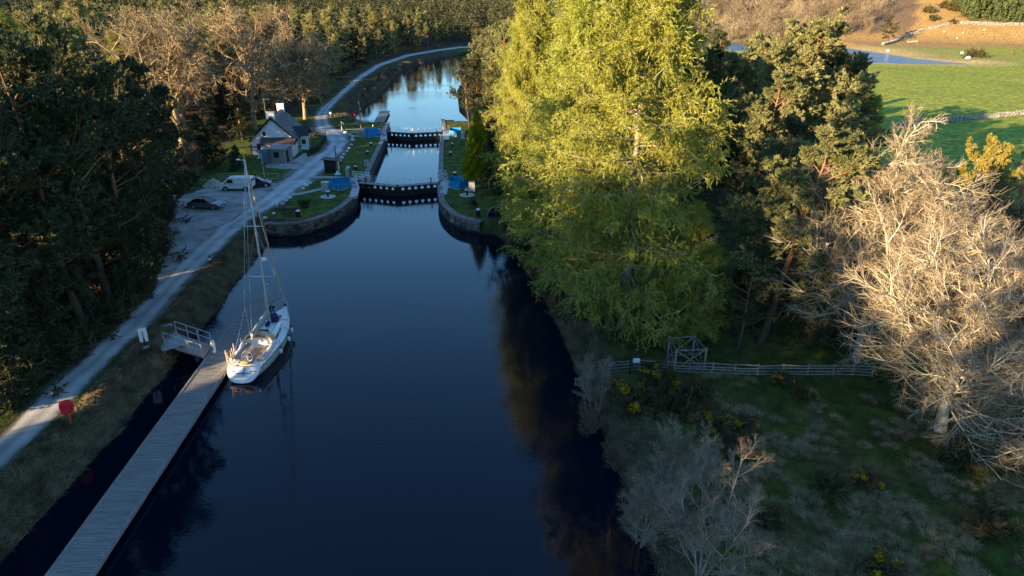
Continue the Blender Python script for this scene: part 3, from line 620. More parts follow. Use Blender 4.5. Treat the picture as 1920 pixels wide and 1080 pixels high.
oaks = [proto('oak_tree', bare_mesh(s, 24, .16, 20, 12, 8, 6, (30,85), .84, tw=.055, wob=.17, up=.04, rt=.028, l2=.55, n0=1), ('bark_oakl','twig_oak','twig_oak_tip'), 'oak tree', BT) for s in (71,72)]
bares = [proto('bare_tree', bare_mesh(81, 17, .13, 17, 12, 9, 7, (28,78), .56, l2=.62, l3=.52, tw=.019, wob=.10, up=.05, n0=2, lean=.2, rt=.021), ('bark_bare','twig_bare','twig_tip'), 'bare tree', BT),
         proto('bare_tree', bare_mesh(82, 16, .10, 26, 12, 9, 7, (26,84), .60, l2=.6, l3=.52, tw=.019, wob=.11, up=.05, rt=.026), ('bark_bare','twig_bare','twig_tip'), 'bare tree', BT),
         proto('bare_tree', bare_mesh(83, 15, .08, 17, 12, 9, 7, (26,84), .60, l2=.6, l3=.52, tw=.019, wob=.11, up=.045, n0=2, lean=.28, rt=.022), ('bark_bare','twig_bare','twig_tip'), 'bare tree', BT)]
brown = [proto('bare_tree', bare_mesh(s, 9, .05, 9, 7, 6, 4, (15,55), .55, tw=.024, n0=4, lean=.3, up=.07, rt=.014), ('bark_oak','twig_red','twig_red'), 'bare tree', BT) for s in (91,92)]

# ------------------------------------------------------------------ the trees, where they stand
# right bank: larches over the water
for (x, y), k, sc, sx, lb in [
    ((9.3,51.5),0,1.02,.92,'largest bright green larch, its bare trunk standing in shade beyond the timber tree guard'),
    ((5.0,64.5),1,.92,1.0,'bright green larch leaning out over the water between the biggest larch and the stone quay'),
    ((2.8,76),0,.86,.62,'slim yellow-green larch filling the gap behind the two waterside larches'),
    ((4.0,92),1,.95,1.0,'yellow-green larch behind the water-side larches, rising above the cypress'),
    ((17,86),2,1.02,1.0,'pale brownish larch with long bare limbs, tallest against the far hillside wood'),
    ((8,77),0,1.0,1.05,'tall yellow-green larch behind the two larches nearest the water'),
    ((15.0,50.2),1,.42,1.0,'small bright larch with feathery tips squeezed between the big larch and the Scots pines'),
    ((3.0,85),1,.6,1.0,'lower green larch right behind the small green tent')]:
    plant(larches[k], (x,y), sc, lb, sx=sx)
plant(larches[1], (56,110), .45, 'small pale yellow-green larch at the edge of the sunlit field beyond the pines')
# pines right of the larches
for (x,y), p, sc, lb in [
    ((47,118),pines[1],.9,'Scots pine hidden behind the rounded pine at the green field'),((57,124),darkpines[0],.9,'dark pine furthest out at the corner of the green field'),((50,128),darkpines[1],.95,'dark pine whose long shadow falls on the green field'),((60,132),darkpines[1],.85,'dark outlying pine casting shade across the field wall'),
    ((24.5,58),pines[0],.74,'Scots pine with an open crown between the big larch and the twin-stemmed bare tree'),
    ((28,78),pines[2],.9,'full Scots pine filling the gap between the pale larch and the tallest pine'),((18.2,48.8),darkpines[0],.42,'short dark pine with a thick bare trunk behind the timber post fence'),
    ((20.3,49.8),pines[2],.86,'blue-green Scots pine with orange limbs standing in front of the taller pine'),
    ((27.5,57),pines[2],.62,'low bushy Scots pine between the blue-green pine and the big bare trees'),
    ((33,85),pines[1],1.14,'tallest broad-crowned Scots pine, red bark showing high up, in front of the green field'),
    ((41,91),pines[0],1.0,'rounded Scots pine at the edge of the green field behind the bare trees'),
    ((53,112),darkpines[1],.85,'dark pine in shadow beside the small field-edge larch'),
    ((30,104),firs[0],1.08,'dark fir with a pointed top rising above the pines against the hillside wood'),
    ((24,90),darkpines[0],1.0,'dark shaded pine between the pale larch and the tall Scots pine'),
    ((37,74),pines[2],.62,'Scots pine with lit flat branches just behind the bare lichen-covered trees'),
    ((27,68),darkpines[1],.74,'shaded pine behind the small bright larch'),
    ((31,66),darkpines[0],.66,'dark understorey pine beneath the tall Scots pine')]:
    plant(p, xy=(x,y), sc=sc, label=lb, sx=1.25 if (x,y) in ((20.3,49.8),(33,85),(41,91)) else 1.08)
# bare, lichen-pale trees on the right
plant(bares[0], (26.6,46.5), 1.08, 'tall twin-stemmed bare tree covered in pale lichen at the end of the timber fence', rot=.4)
plant(bares[1], (28.0,37.5), 1.0, 'broad bare lichen-covered tree in front of the twin-stemmed one, its lower boughs in shadow', rot=2.0)
plant(bares[2], (33.5,33.5), .98, 'bare lichen-covered tree nearest the viewer on the right side of the meadow', rot=4.4)
plant(bares[2], (34,52), .85, 'bare pale tree half hidden behind the twin-stemmed bare tree', rot=1.0)
plant(bares[0], (40,45), .72, 'bare pale tree behind the broad bare tree near the brown scrub', rot=3.0)
# golden birch and brown scrub towards the field
gb = proto('birch_tree', bare_mesh(95, 11.5, .3, 15, 10, 7, 4, (25,75), .5, tw=.012, rt=.014, leaves=5, leafL=.2), ('bark_birch','bark_birch','birch_leaf'), 'birch tree')
bx = (53.8,78.5); plant(gb, bx[:2], 1.22, 'golden-leaved birch with a white stem in front of the shaded field')
for i, (px,py,t,sc,lb) in enumerate([(1892,330,82,1.15,'round reddish-brown bare thicket tree right of the golden birch'),(1850,350,74,.95,'low brown bare tree below the golden birch'),(1925,380,70,1.15,'reddish bare thicket tree at the right-hand side behind the lichen-covered trees'),
      (1770,330,84,.7,'small brown bare tree to the left of the golden birch stem'),(1700,300,86,.5,'small twiggy tree between the field wall and the bare lichen tree'),(1960,330,88,1.2,'brown bare thicket tree outermost beside the shaded field')]):
    p = PT(px,py,t); plant(brown[i%2], p[:2], sc, lb)
# right-bank saplings and the grey birches in the foreground
sap = proto('bare_sapling', bare_mesh(97, 6.4, .2, 16, 8, 6, 4, (20,48), .32, tw=.007, up=.09, rt=.010, wob=.08), ('bark_grey','twig_grey','twig_grey'), 'sapling', BT)
for px, py, sc, lb in [(1113,748,1.0,'slim pale birch sapling at the water end of the timber fence'),(1125,742,.92,'second slim birch sapling beside the first at the water end of the fence'),(1098,700,.7,'short bare sapling leaning over the water below the big larch'),(1143,640,.6,'thin bare sapling under the lowest larch boughs')]:
    x, y = P2(px,py,1.5); plant(sap, (x,y), sc, lb)
fb = [proto('bare_tree', bare_mesh(98, 9.0, .2, 12, 10, 7, 5, (18,55), .38, tw=.007, up=.08, n0=4, lean=.30, rt=.013, wob=.08), ('bark_grey','twig_grey','twig_grey'), 'bare tree', BT),
      proto('bare_tree', bare_mesh(99, 8.0, .2, 10, 9, 7, 5, (18,58), .38, tw=.007, up=.08, n0=5, lean=.34, rt=.011, wob=.08), ('bark_grey','twig_grey','twig_grey'), 'bare tree', BT)]
plant(fb[0], (9.0,25.2), 1.02, 'grey multi-stemmed birch nearest the viewer at the water side')
plant(fb[1], (6.9,29.0), .95, 'grey birch leaning over the dark water beside the nearest birch')
plant(fb[1], (9.6,31.5), .8, 'small grey birch behind the nearest birch, close to the gorse')
# lock side, right: cypress and dark bushes, then the pines along the upper reach
cy = proto('cypress_tree', cypress_mesh(101), ('bark_oak','cypress'), 'cypress tree')
x, y = P2(897,343); plant(cy, (x,y), 1.15, 'golden-yellow conical cypress beside the lock')
dk = [proto('dark_conifer', pine_mesh(103, 9, .04, 40, .30, 7, 4, 12, .35, conic=True), ('bark_pine','needle_dark'), 'conifer')]
for (px,py,sc,lb) in [(932,352,.95,'rounded dark conifer pressed against the golden cypress'),(960,365,.9,'dark conifer beneath the larches to the right of the cypress'),(925,300,.8,'dark conifer behind the golden cypress')]:
    x, y = P2(px,py); plant(dk[0], (x,y), sc, lb, sx=1.25)
x, y = P2(880,238); plant(darkpines[1], (x,y), .66, 'dark pine with a see-through crown on the bank beside the far lock gate')
x, y = P2(896,222); plant(darkpines[0], (x,y), .72, 'second dark pine behind the see-through pine by the far lock gate')

REG_RIGHT = [P2(900,232),(-2,120),(2,96),(8,98),(26,94),(38,100),(44,118),(48,160),(50,240),(42,400),(25,395),(0,355),(-10,325),(-14,290),(-14,230),(-9,186),(-4,168)]
REG_L1 = [(-38,-130),(-38,10),(-38.5,40),(-40,56),(-42.5,72),(-47,80),(-55,92),(-64,103),(-74,112),(-125,130),(-125,-130)]
REG_L2 = [(-60,150),(-49,160),(-53,181),(-56,217),(-60,254),(-62,310),(-58,370),(-47,405),(-37,436),(-60,455),(-260,420),(-210,260),(-150,150),(-92,128),(-80,150)]
def scatter(poly, sp, n, seed, extra=None, avoid=()):
    r = np.random.default_rng(seed); xs_ = [p[0] for p in poly]; ys_ = [p[1] for p in poly]; out = []
    C = r.uniform((min(xs_),min(ys_)), (max(xs_),max(ys_)), (n,2)); C = C[sdf(C[:,0],C[:,1],poly) < -1]
    C = C[(sdf(C[:,0],C[:,1],PATH_POLY) > 2.2) & (sdf(C[:,0],C[:,1],CANAL) > 2.2) & (sdf(C[:,0],C[:,1],PARK_POLY) > 1.5)]
    for c in C:
        if all((c[0]-o[0])**2+(c[1]-o[1])**2 > sp*sp for o in out) and all(math.hypot(c[0]-a[0],c[1]-a[1]) > a[2] for a in avoid): out.append((float(c[0]),float(c[1])))
    return out
def inview(x, y, m=1.15):
    t = y*_c+CAMZ*_s-15*_s*0; return t > 5 and abs(x/t) < .75*m
# left wood of pines beside the towpath (some stand behind the viewer: the wood goes on there and shades the water)
CLEAR = [(-46,114),(-60,97),(-100,62),(-150,56),(-160,110),(-70,165),(-52,165)]
deep = []
for px,py,k,sc in [(-30,790,0,1.0),(48,722,1,.95),(120,668,0,1.08),(178,628,1,1.12),(222,588,0,1.1),(262,548,1,1.02),(292,508,0,.98),(300,462,1,.98),(312,420,0,.92),(322,388,1,.84),(24,745,0,.5),(100,690,1,.42),(-60,900,1,1.0)]:
    plant(darkpines[k], P2(px-14,py,G), sc, 'low-branched dark Scots pine standing at the very verge of the towpath and car park', 'pines along the edge of the towpath wood')
for i, (x, y) in enumerate(scatter(REG_L1, 5.0, 12000, 3, avoid=((-63,131,9),))):
    if sdf(np.array([x]), np.array([y]), CLEAR)[0] < 0: continue
    u_ = x*math.cos(SUN_AZ)*-1+y*math.sin(SUN_AZ); u_ = x*.656-y*.755
    if rt.random() < .08 or any(abs(u_-u0) < hw for u0, hw in ((-36.2,1.0),(-48.5,2.4),(-53.2,3.8),(-72,3.0))): continue
    if y < 14 or x < -72 or not inview(x+9, y+4): deep.append((x,y)); continue
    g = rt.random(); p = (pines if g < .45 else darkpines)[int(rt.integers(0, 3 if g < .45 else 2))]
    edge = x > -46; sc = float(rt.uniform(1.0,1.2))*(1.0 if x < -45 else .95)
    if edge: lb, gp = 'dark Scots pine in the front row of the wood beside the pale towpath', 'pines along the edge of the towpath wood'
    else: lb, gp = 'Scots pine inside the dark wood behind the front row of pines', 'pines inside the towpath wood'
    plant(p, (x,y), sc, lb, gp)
# oaks, holly and single trees around the car park and cottage
plant(oaks[0], (-63,131), 1.04, 'great bare oak with a thick trunk and mossy golden twigs left of the cottage', rot=1.0)
plant(oaks[1], (-56,150), 1.03, 'spreading bare oak behind the white cottage', rot=0.3)
plant(oaks[0], (-48.5,163), .82, 'bare oak between the cottage and the towpath', rot=4.0)
plant(oaks[1], (-72,152), .95, 'bare oak behind and between the two great oaks', rot=2.2)
for px,py,sc,lb in [(400,306,1.0,'dark rounded holly-green conifer in front of the great oak\'s trunk'),(384,320,1.0,'dark evergreen beside the woodland edge behind the log pile'),(446,318,.45,'dark evergreen bush between the oak and the orange timber store')]:
    x, y = P2(px,py); plant(dk[0], (x,y), sc, lb, sx=1.15)
x, y = P2(372,330); plant(brown[0], (x,y), .7, 'thin brown bare shrub tree behind the log pile')
for px,py,sc,lb in [(455,262,.8,'dark fir behind the orange timber store'),(430,250,.95,'dark fir at the foot of the great oak nearest the cottage')]:
    x, y = P2(px,py); plant(firs[0], (x,y), sc*.6, lb, sx=1.5)
for px,py,t,k,sc,lb in [(45,150,120,0,.8,'bright green larch rising above the dark pines at the top of the left wood'),(210,130,125,1,.72,'olive larch-green tree above the dark wood beside the great oak')]:
    p = PT(px,py+40,t); plant(larches[k], p[:2], sc, lb)
for i, (x, y) in enumerate(scatter(REG_L2, 7.0, 5200, 4, avoid=((-63,131,11),(-56,150,11),(-48.5,163,6),(-72,152,7)))):
    if not inview(x,y): continue
    g = rt.random(); edge = x > -75
    if g < .36: p, nm = farpines[i%2], 'pine'
    elif g < .66: p, nm = fardark[i%2], 'dark fir'
    elif g < .90: p, nm = farlarch[0], 'pale larch'
    else: p, nm = brown[i%2], 'bare brown tree'
    sc = float(rt.uniform(.7,1.12))*(1.25 if nm.startswith('bare') else .95)
    if edge: plant(p, (x,y), sc, nm+' in the wood along the bend of the towpath beyond the cottage', nm+'s along the towpath bend')
    else: plant(p, (x,y), sc, nm+' in the wood behind the bare oaks', nm+'s behind the oaks')
for i, (x, y) in enumerate(scatter(REG_RIGHT, 6.2, 4200, 6, avoid=((30,104,4),(33,86,4)))):
    g = rt.random(); wat = sdf(np.array([x]),np.array([y]),CANAL)[0] < 14
    if g < .62: p, nm = (pines[int(rt.integers(0,3))] if y < 150 else farpines[i%2]), 'Scots pine'
    elif g < .76: p, nm = fardark[i%2], 'dark fir'
    elif g < .94 or not wat: p, nm = farlarch[0], 'pale larch'
    else: p, nm = brown[i%2], 'bare brown tree'
    sc = float(rt.uniform(.72,.98))*(.8 if wat else 1)
    if wat: plant(p, (x,y), sc, nm+' on the right-hand bank of the far reach beyond the lock', nm+'s on the bank of the far reach')
    else: plant(p, (x,y), sc, nm+' in the wood behind the larches, right of the lock', nm+'s in the wood behind the larches')

for i,(px,py,sc) in enumerate([(693,190,.3),(700,182,.42),(715,170,.36),(722,160,.45),(735,148,.4),(748,139,.42),(765,130,.4),(785,122,.45),(805,116,.42),(828,110,.45),(850,105,.4),(705,176,.3),(740,143,.5),(795,119,.5)]):
    x, y = P2(px,py,.8); plant(brown[i%2], (x-1.6,y), sc, 'brown twiggy scrub between the towpath and the water of the far reach', 'scrub along the far reach')
# far masses of wood: one object each
def far_mass(name, pts, label, conifer, m, hgt, seed, rad, k=None, pw=.85):
    r = np.random.default_rng(seed); c = TM(); n = len(pts); P0 = np.array([(x,y,hz(x,y)) for x,y in pts]); H = hgt*r.uniform(.55,1.22,n)
    k = k or (130 if conifer else 120)
    s = r.uniform(.02 if conifer else .25,1,(n,k)); a = r.uniform(0,6.283,(n,k))
    if conifer: rr = rad*(1-s)**pw*r.uniform(.5,1.1,(n,k)); z = s*H[:,None]
    else: u = np.sqrt(np.clip(1-(2*(s-.25)/.75-1)**2,0,1)); rr = rad*u*r.uniform(.2,1,(n,k)); z = s*H[:,None]
    pp = P0[:,None,:]+np.stack([rr*np.cos(a), rr*np.sin(a), z], -1); pp = pp.reshape(-1,3)
    if conifer:
        dd = unit(np.stack([np.cos(a)*.8,np.sin(a)*.8,np.full(a.shape,-.35)],-1).reshape(-1,3)+r.normal(0,.3,(n*k,3))); c.t(spray(pp, dd, 1.5*r.uniform(.6,1.2,n*k), .9, r))
        top = P0+np.stack([0*H,0*H,H*.9],-1); c.t(spray(top, np.tile([[0,0,1.]],(n,1)), H*.14, .6, r))
    else:
        dd = unit(np.stack([np.cos(a)*.4,np.sin(a)*.4,np.full(a.shape,.8)],-1).reshape(-1,3)+r.normal(0,.35,(n*k,3))); c.t(spray(pp, dd, 2.4*r.uniform(.5,1.2,n*k), .22, r))
        st = grow(P0, np.tile([[0,0,1.]],(n,1)), H*.85, 2, .05, 0, r); c.q(tubes(st, np.full(n,.22), np.full(n,.05), 3))
    o = link(name, c.mesh(name), m); structure(o, 'stuff', label); return o
def poly_pts(poly, n, seed, sp):
    r = np.random.default_rng(seed); xs_ = [p[0] for p in poly]; ys_ = [p[1] for p in poly]; C = r.uniform((min(xs_),min(ys_)), (max(xs_),max(ys_)), (n,2)); C = C[sdf(C[:,0],C[:,1],poly) < 0]
    return [tuple(c) for c in C]
HILLW = [(95,440),(150,470),(190,487),(235,497),(262,500),(282,545),(310,640),(350,800),(420,1000),(100,1000),(60,700)]
M['hill_wood'] = mat('far_birch_wood', (.13,.095,.06), (.27,.21,.13), .035, .95, spec=.05, detail=6, contrast=1.5)
M['plantation'] = mat('far_spruce', (.06,.08,.03), (.10,.12,.045), .1, .9, spec=.05)
M['far_conifer'] = mat('far_pine_wood', (.024,.036,.016), (.095,.09,.045), .06, .9, spec=.05)
far_mass('hillside_wood', poly_pts(HILLW, 3600, 21, 5), 'brown leafless birch wood covering the far hillside beyond the lochan', False, 'hill_wood', 13, 1, 4.2)
pl = [ground_at(1806,40)[:2], ground_at(1925,47)[:2]]
PLANT = [pl[0], pl[1], (pl[1][0]+90,pl[1][1]+10), (pl[1][0]+190,pl[1][1]+170), (pl[0][0]+60,pl[0][1]+190), (pl[0][0]+22,pl[0][1]+60)]
far_mass('conifer_plantation', poly_pts(PLANT, 2600, 22, 4), 'dense dark green conifer plantation above the far stone wall', True, 'plantation', 15, 2, 2.3)
FARW = [(-420,420),(-260,425),(-60,458),(-30,462),(10,468),(60,470),(80,470),(95,640),(60,900),(-500,900)]
far_mass('distant_forest', poly_pts(FARW, 3400, 23, 6), 'distant conifer forest on the skyline beyond the canal bend', True, 'far_conifer', 23, 3, 5.0)
FARL = [(-150,-40),(-150,130),(-210,260),(-260,420),(-420,420),(-330,100),(-300,-40)]
far_mass('deep_wood', [q for q in deep if q[0]*.656-q[1]*.755 < -62], 'lower mass of dark pines deep in the towpath wood', True, 'far_conifer', 18.5, 8, 4.2, 300, .5)
far_mass('deep_wood', [q for q in deep if q[0]*.656-q[1]*.755 >= -62], 'mass of dark pines where the towpath wood runs on past the viewer', True, 'far_conifer', 29, 9, 4.3, 380, .42)
far_mass('distant_forest', poly_pts(FARL, 1400, 24, 6), 'distant conifer forest on the rising ground beyond the left wood', True, 'far_conifer', 14, 4, 4.0)

# ------------------------------------------------------------------ quay walls of the lock
def offset_line(pl, d):
    out = []
    for i, p in enumerate(pl):
        a = np.array(pl[max(0,i-1)]); c = np.array(pl[min(len(pl)-1,i+1)]); t = (c-a)/(np.linalg.norm(c-a)+1e-9); out.append((p[0]+t[1]*d*-1, p[1]+t[0]*d))
    return out
def resample(pl, st):
    out = []
    for (x1,y1),(x2,y2) in zip(pl[:-1],pl[1:]):
        n = max(1,int(math.hypot(x2-x1,y2-y1)/st)); out += [(x1+(x2-x1)*k/n, y1+(y2-y1)*k/n) for k in range(n)]
    return out+[pl[-1]]
def smooth_line(pl, it=2):
    for _ in range(it):
        q = [pl[0]]
        for a, b in zip(pl[:-1],pl[1:]): q += [(a[0]*.75+b[0]*.25,a[1]*.75+b[1]*.25),(a[0]*.25+b[0]*.75,a[1]*.25+b[1]*.75)]
        pl = q+[pl[-1]]
    return pl
def quay(name, pl, label, grp=None):
    r = np.random.default_rng(len(pl)); t = tag(bpy.data.objects.new(name, None), label, 'quay wall', grp); COL.objects.link(t)
    pl = resample(pl, .5)
    inn = offset_line(pl, .95)
    bat = .0
    def band(z0, z1, push, m, nm, ragged=0):
        b = B(); n = len(pl); out_ = offset_line(pl, -push); vs = []
        for i in range(n):
            e = float(r.normal(0,ragged)) if ragged else 0
            vs += [(out_[i][0]+e,out_[i][1]+e,z0),(out_[i][0]+e,out_[i][1]+e,z1),(inn[i][0],inn[i][1],z1),(inn[i][0],inn[i][1],z0)]
        fs = []
        for i in range(n-1):
            k = 4*i
            fs += [(k,k+4,k+5,k+1),(k+1,k+5,k+6,k+2),(k+2,k+6,k+7,k+3)]
        fs += [(0,1,2,3),(4*n-1,4*n-2,4*n-3,4*n-4)]
        b.add(vs, fs); return b.out(nm, m, t)
    band(-2, .32, 0, 'wet_stone', 'wet_footing'); band(.32, G-.12, -.015, 'stone_wall', 'masonry', .012)
    # separate coping blocks along the top
    b = B(); L_ = 0; i = 0; n = len(pl); out_ = offset_line(pl, -.05); inn2 = offset_line(pl, .8)
    while i < n-1:
        j = min(n-1, i+int(r.integers(2,4))); e = .03; dz = float(r.uniform(-.015,.02)); q = []
        A0, A1, B0, B1 = np.array(out_[i]), np.array(out_[j]), np.array(inn2[i]), np.array(inn2[j]); s0 = (A1-A0)*.02; s1 = (B1-B0)*.02
        pts = [tuple(A0+s0), tuple(A1-s0), tuple(B1-s1), tuple(B0+s1)]; b.prism(pts, G-.12, G+.07+dz); i = j
    b.out('coping', 'coping', t, .02); return t
quay('quay_wall', smooth_line(WALL_L[:-1],1)+[WALL_L[-1]], 'curved stone quay wall below the lawn with the benches')
quay('quay_wall', [WALL_L[-1]]+LOCK_L, 'straight stone lock wall on the towpath side between the two pairs of gates')
quay('quay_wall', LOCK_R, 'straight stone lock wall on the wooded side between the two pairs of gates')
quay('quay_wall', [WALL_R[0]]+smooth_line(WALL_R[1:],1), 'curved stone quay wall below the small green tent')

# ------------------------------------------------------------------ lock gates
def gate_leaf(hinge, mitre, label, heavy_rail, grp):
    hx, hy = hinge; mx_, my_ = mitre; L = math.hypot(mx_-hx, my_-hy); rot = math.atan2(my_-hy, mx_-hx)
    t = T('lock_gate', label, 'lock gate', (hx,hy,0), rot, grp); sgn = 1
    b = B(); b.box((L/2,0,-.6),(L,.38,2.9)); 
    for i in range(5): b.box((L/2,-.0,-.1+.2*i),(L+.02,.44,.05))
    b.out('planking', 'gate_timber', t)
    b = B(); n = 7
    for i in range(n):
        x = .35+(L-.6)*i/(n-1); b.box((x,0,1.05),(.42,.34,.72)); b.beam((x-.35,0,1.32),(x,0,.85),.12,.12); b.beam((x+.35,0,1.32),(x,0,.85),.12,.12)
    b.box((.0,0,.6),(.42,.46,2.2)); b.box((L-.02,0,.6),(.3,.4,2.2)); b.out('posts', 'gate_timber', t)
    b = B(); b.box((L/2,0,1.42),(L+.3,.5,.16)); b.out('top_beam', 'dark', t)
    b = B(); b.box((L/2,0,1.56),(L+.2,1.05,.07)); b.out('walkway', 'wood_grey' if heavy_rail else 'tar', t)
    r_ = .03
    for s in (-1,1):
        b = B(); k = 8 if heavy_rail else 6
        for i in range(k): x = .05+(L-.1)*i/(k-1); b.tube((x,s*.5,1.58),(x,s*.5,2.62),.02,n=5)
        for z in (2.1,2.62): b.tube((.0,s*.5,z),(L,s*.5,z),.013,n=5)
        b.out('railing', 'white' if heavy_rail else 'galv', t)
    b = B(); b.tube((1.4,0,1.5),(1.4,0,2.3),.09,n=8); b.lathe((1.4,0,2.3),[(.17,0),(.17,.08),(.05,.12)],10); b.out('paddle_gear', 'dark', t)
    return t
g1 = gate_leaf((-23.75,103.4), (-17.35,101.0), 'lower lock gate leaf nearest the towpath with white rails', True, None)
gate_leaf((-11.1,103.2), (-17.25,101.0), 'lower lock gate leaf nearest the larches with white rails', True, None)
gate_leaf((-27.2,146.9), (-21.05,144.9), 'far lock gate leaf on the cottage side with thin rails', False, None)
gate_leaf((-14.6,146.6), (-20.95,144.9), 'far lock gate leaf on the wooded side with thin rails', False, None)
def guard_rail(name, pts, label, m='white', h=1.1, bars=(.38,.74,1.1), r=.034, post=1.3, z0=G):
    t = T(name, label, 'railing', (pts[0][0],pts[0][1],z0)); ox, oy = pts[0][:2]
    q = [(p[0]-ox,p[1]-oy) for p in pts]; b = B(); c = B()
    for (x1,y1),(x2,y2) in zip(q[:-1],q[1:]):
        n = max(1,round(math.hypot(x2-x1,y2-y1)/post))
        for k in range(n+1): f = k/n; b.tube((x1+(x2-x1)*f,y1+(y2-y1)*f,-.1),(x1+(x2-x1)*f,y1+(y2-y1)*f,h),r*1.15,n=6)
        for z in bars: c.tube((x1,y1,z),(x2,y2,z),r,n=6)
    for e, d in ((q[0],(q[0][0]-q[1][0],q[0][1]-q[1][1])),(q[-1],(q[-1][0]-q[-2][0],q[-1][1]-q[-2][1]))):
        l = math.hypot(*d); dx, dy = d[0]/l*.25, d[1]/l*.25; c.path([(e[0],e[1],h),(e[0]+dx,e[1]+dy,h-.06),(e[0]+dx,e[1]+dy,.44),(e[0],e[1],.38)], r)
    b.out('post', m, t); c.out('rail', m, t); return t
for px, lb in (([(669,338),(692,343)],'white tubular guard rail nearest the lower gate on the towpath side'),([(664,334),(692,337)],'second white tubular guard rail behind the first at the lower gate'),
               ([(825,341),(838,338)],'short white tubular guard rail at the larch end of the lower gate'),([(824,333),(834,332)],'rear white tubular guard rail at the larch end of the lower gate')):
    guard_rail('guard_rail', [P2(*p) for p in px], lb)
for px, lb in (([(711,247),(722,247)],'grey guard rail at the towpath end of the far gate'),([(830,246),(840,245)],'grey guard rail at the wooded end of the far gate')):
    guard_rail('guard_rail', [P2(*p) for p in px], lb, 'galv', r=.025)

# blue tarpaulin enclosures
def enclosure(corners, label, h=1.15):
    cs = [P2(*p) for p in corners]; ox, oy = cs[0]; t = T('tarpaulin_enclosure', label, 'enclosure', (ox,oy,G), 0, None); b = B(); f = B(); rr = np.random.default_rng(int(abs(ox*10)))
    n = len(cs)
    for (x1,y1),(x2,y2) in zip(cs, cs[1:]+cs[:1]):
        x1-=ox; y1-=oy; x2-=ox; y2-=oy; k = 8; vs = []; d = math.hypot(x2-x1,y2-y1); nx_, ny_ = -(y2-y1)/d, (x2-x1)/d
        for i in range(k+1):
            for j in range(4):
                w = rr.normal(0,.03)*(0<i<k); vs.append((x1+(x2-x1)*i/k+nx_*w, y1+(y2-y1)*i/k+ny_*w, .06+(h-.06)*j/3-(.05*math.sin(math.pi*i/k) if j==3 else 0)))
        b.add(vs, [(i*4+j,(i+1)*4+j,(i+1)*4+j+1,i*4+j+1) for i in range(k) for j in range(3)])
        f.tube((x1,y1,0),(x1,y1,h+.05),.03,n=6); f.tube(((x1+x2)/2,(y1+y2)/2,0),((x1+x2)/2,(y1+y2)/2,h+.02),.025,n=6); f.beam((x1,y1,.03),(x2,y2,.03),.12,.06)
    o = b.out('tarpaulin', 'blue_tarp', t); sm = o.modifiers.new('thick','SOLIDIFY'); sm.thickness = .015; f.out('frame', 'concrete', t); return t
enclosure([(620,354),(635,358),(657,352),(657,345),(641,347)][:4]+[(625,347)], 'blue tarpaulin enclosure at the lower gate on the towpath side')
enclosure([(843,352),(861,356),(876,349),(862,343),(844,343)], 'blue tarpaulin enclosure at the lower gate on the larch side')
enclosure([(682,256),(693,258),(711,256),(710,250),(684,250)], 'blue tarpaulin enclosure at the far gate on the cottage side')
enclosure([(843,255),(856,256),(865,254),(864,249),(844,249)], 'blue tarpaulin enclosure at the far gate on the wooded side')
# concrete aprons by the gates
for nm, pl in (('gate_apron',[(655,372),(660,352),(658,336),(670,336),(674,352),(670,368)]),('gate_apron',[(824,366),(838,364),(842,340),(833,336),(826,344)]),('gate_apron',[(712,262),(716,244),(724,244),(726,262)]),('gate_apron',[(832,262),(830,244),(843,244),(842,262)])):
    pts = [P2(*p) for p in pl]; b = B(); b.prism(pts, G-.3, G+.075); structure(b.out(nm, 'concrete'))

def bollard(px, py, label, h=.85, r=.28, grp=None):
    x, y = P2(px, py); t = T('bollard', label, 'bollard', (x,y,G), 0, grp); b = B(); b.lathe((0,0,-.1),[(r*1.05,0),(r,.15),(r*.92,h)],14); b.out('post', 'dark', t)
    b = B(); b.lathe((0,0,h-.1),[(r*.98,0),(r*1.02,.05),(r*.9,.13),(r*.3,.16)],14); b.out('cap', 'white', t); return t
for px,py,lb,h in [(560,408,'black bollard with white cap beside the park bench',.95),(667,318,'black white-capped bollard on the lawn above the lower gate, nearest the hut',.6),(689,289,'white-capped bollard halfway along the lawn beside the towpath-side lock wall',.55),(696,273,'white-capped bollard nearest the far gate on the cottage side',.55),
                  (848,274,'white-capped bollard nearest the far gate on the wooded side',.55),(845,291,'white-capped bollard halfway along the wooded side of the lock',.6),(853,334,'black white-capped bollard behind the larch-side blue enclosure',.95),(897,406,'black white-capped bollard in front of the green tent',1.0)]:
    bollard(px,py,lb,h,.24 if h < .7 else .3)
def capstan(px,py,label,h=.8):
    x, y = P2(px,py); t = T('capstan', label, 'capstan', (x,y,G)); b = B(); b.lathe((0,0,.0),[(1.1,0),(1.1,.05)],20); b.out('stone_base','concrete',t)
    b = B(); b.lathe((0,0,.05),[(.2,0),(.13,.2),(.12,h-.15)],12); b.out('stem','dark',t); b = B(); b.lathe((0,0,h-.1),[(.3,0),(.36,.06),(.36,.14),(.1,.17)],16); b.out('head','galv',t); return t
capstan(875,339,'tall iron capstan between the blue enclosure and the cypress',1.3); capstan(876,366,'low iron capstan on the lawn in front of the grey cabinet'); capstan(615,369,'iron capstan in front of the grey cabinet on the towpath side')
def cabinet(px,py,label,w,d,h,m='concrete'):
    x, y = P2(px,py); t = T('cabinet', label, 'control cabinet', (x,y,G)); b = B(); b.box((0,0,.05),(w+.2,d+.2,.1)); b.out('plinth','concrete',t)
    b = B(); b.box((0,0,.1+h/2),(w,d,h)); b.out('body',m,t,.02); b = B(); b.box((0,0,.1+h+.03),(w+.08,d+.08,.06)); b.out('lid','galv',t,.01)
    b = B(); b.box((-w*.0,-d/2-.012,.1+h*.5),(w*.8,.02,h*.8)); b.tube((w*.25,-d/2-.05,.1+h*.45),(w*.25,-d/2-.05,.1+h*.6),.015); b.out('door','galv' if m != 'galv' else 'concrete',t); return t
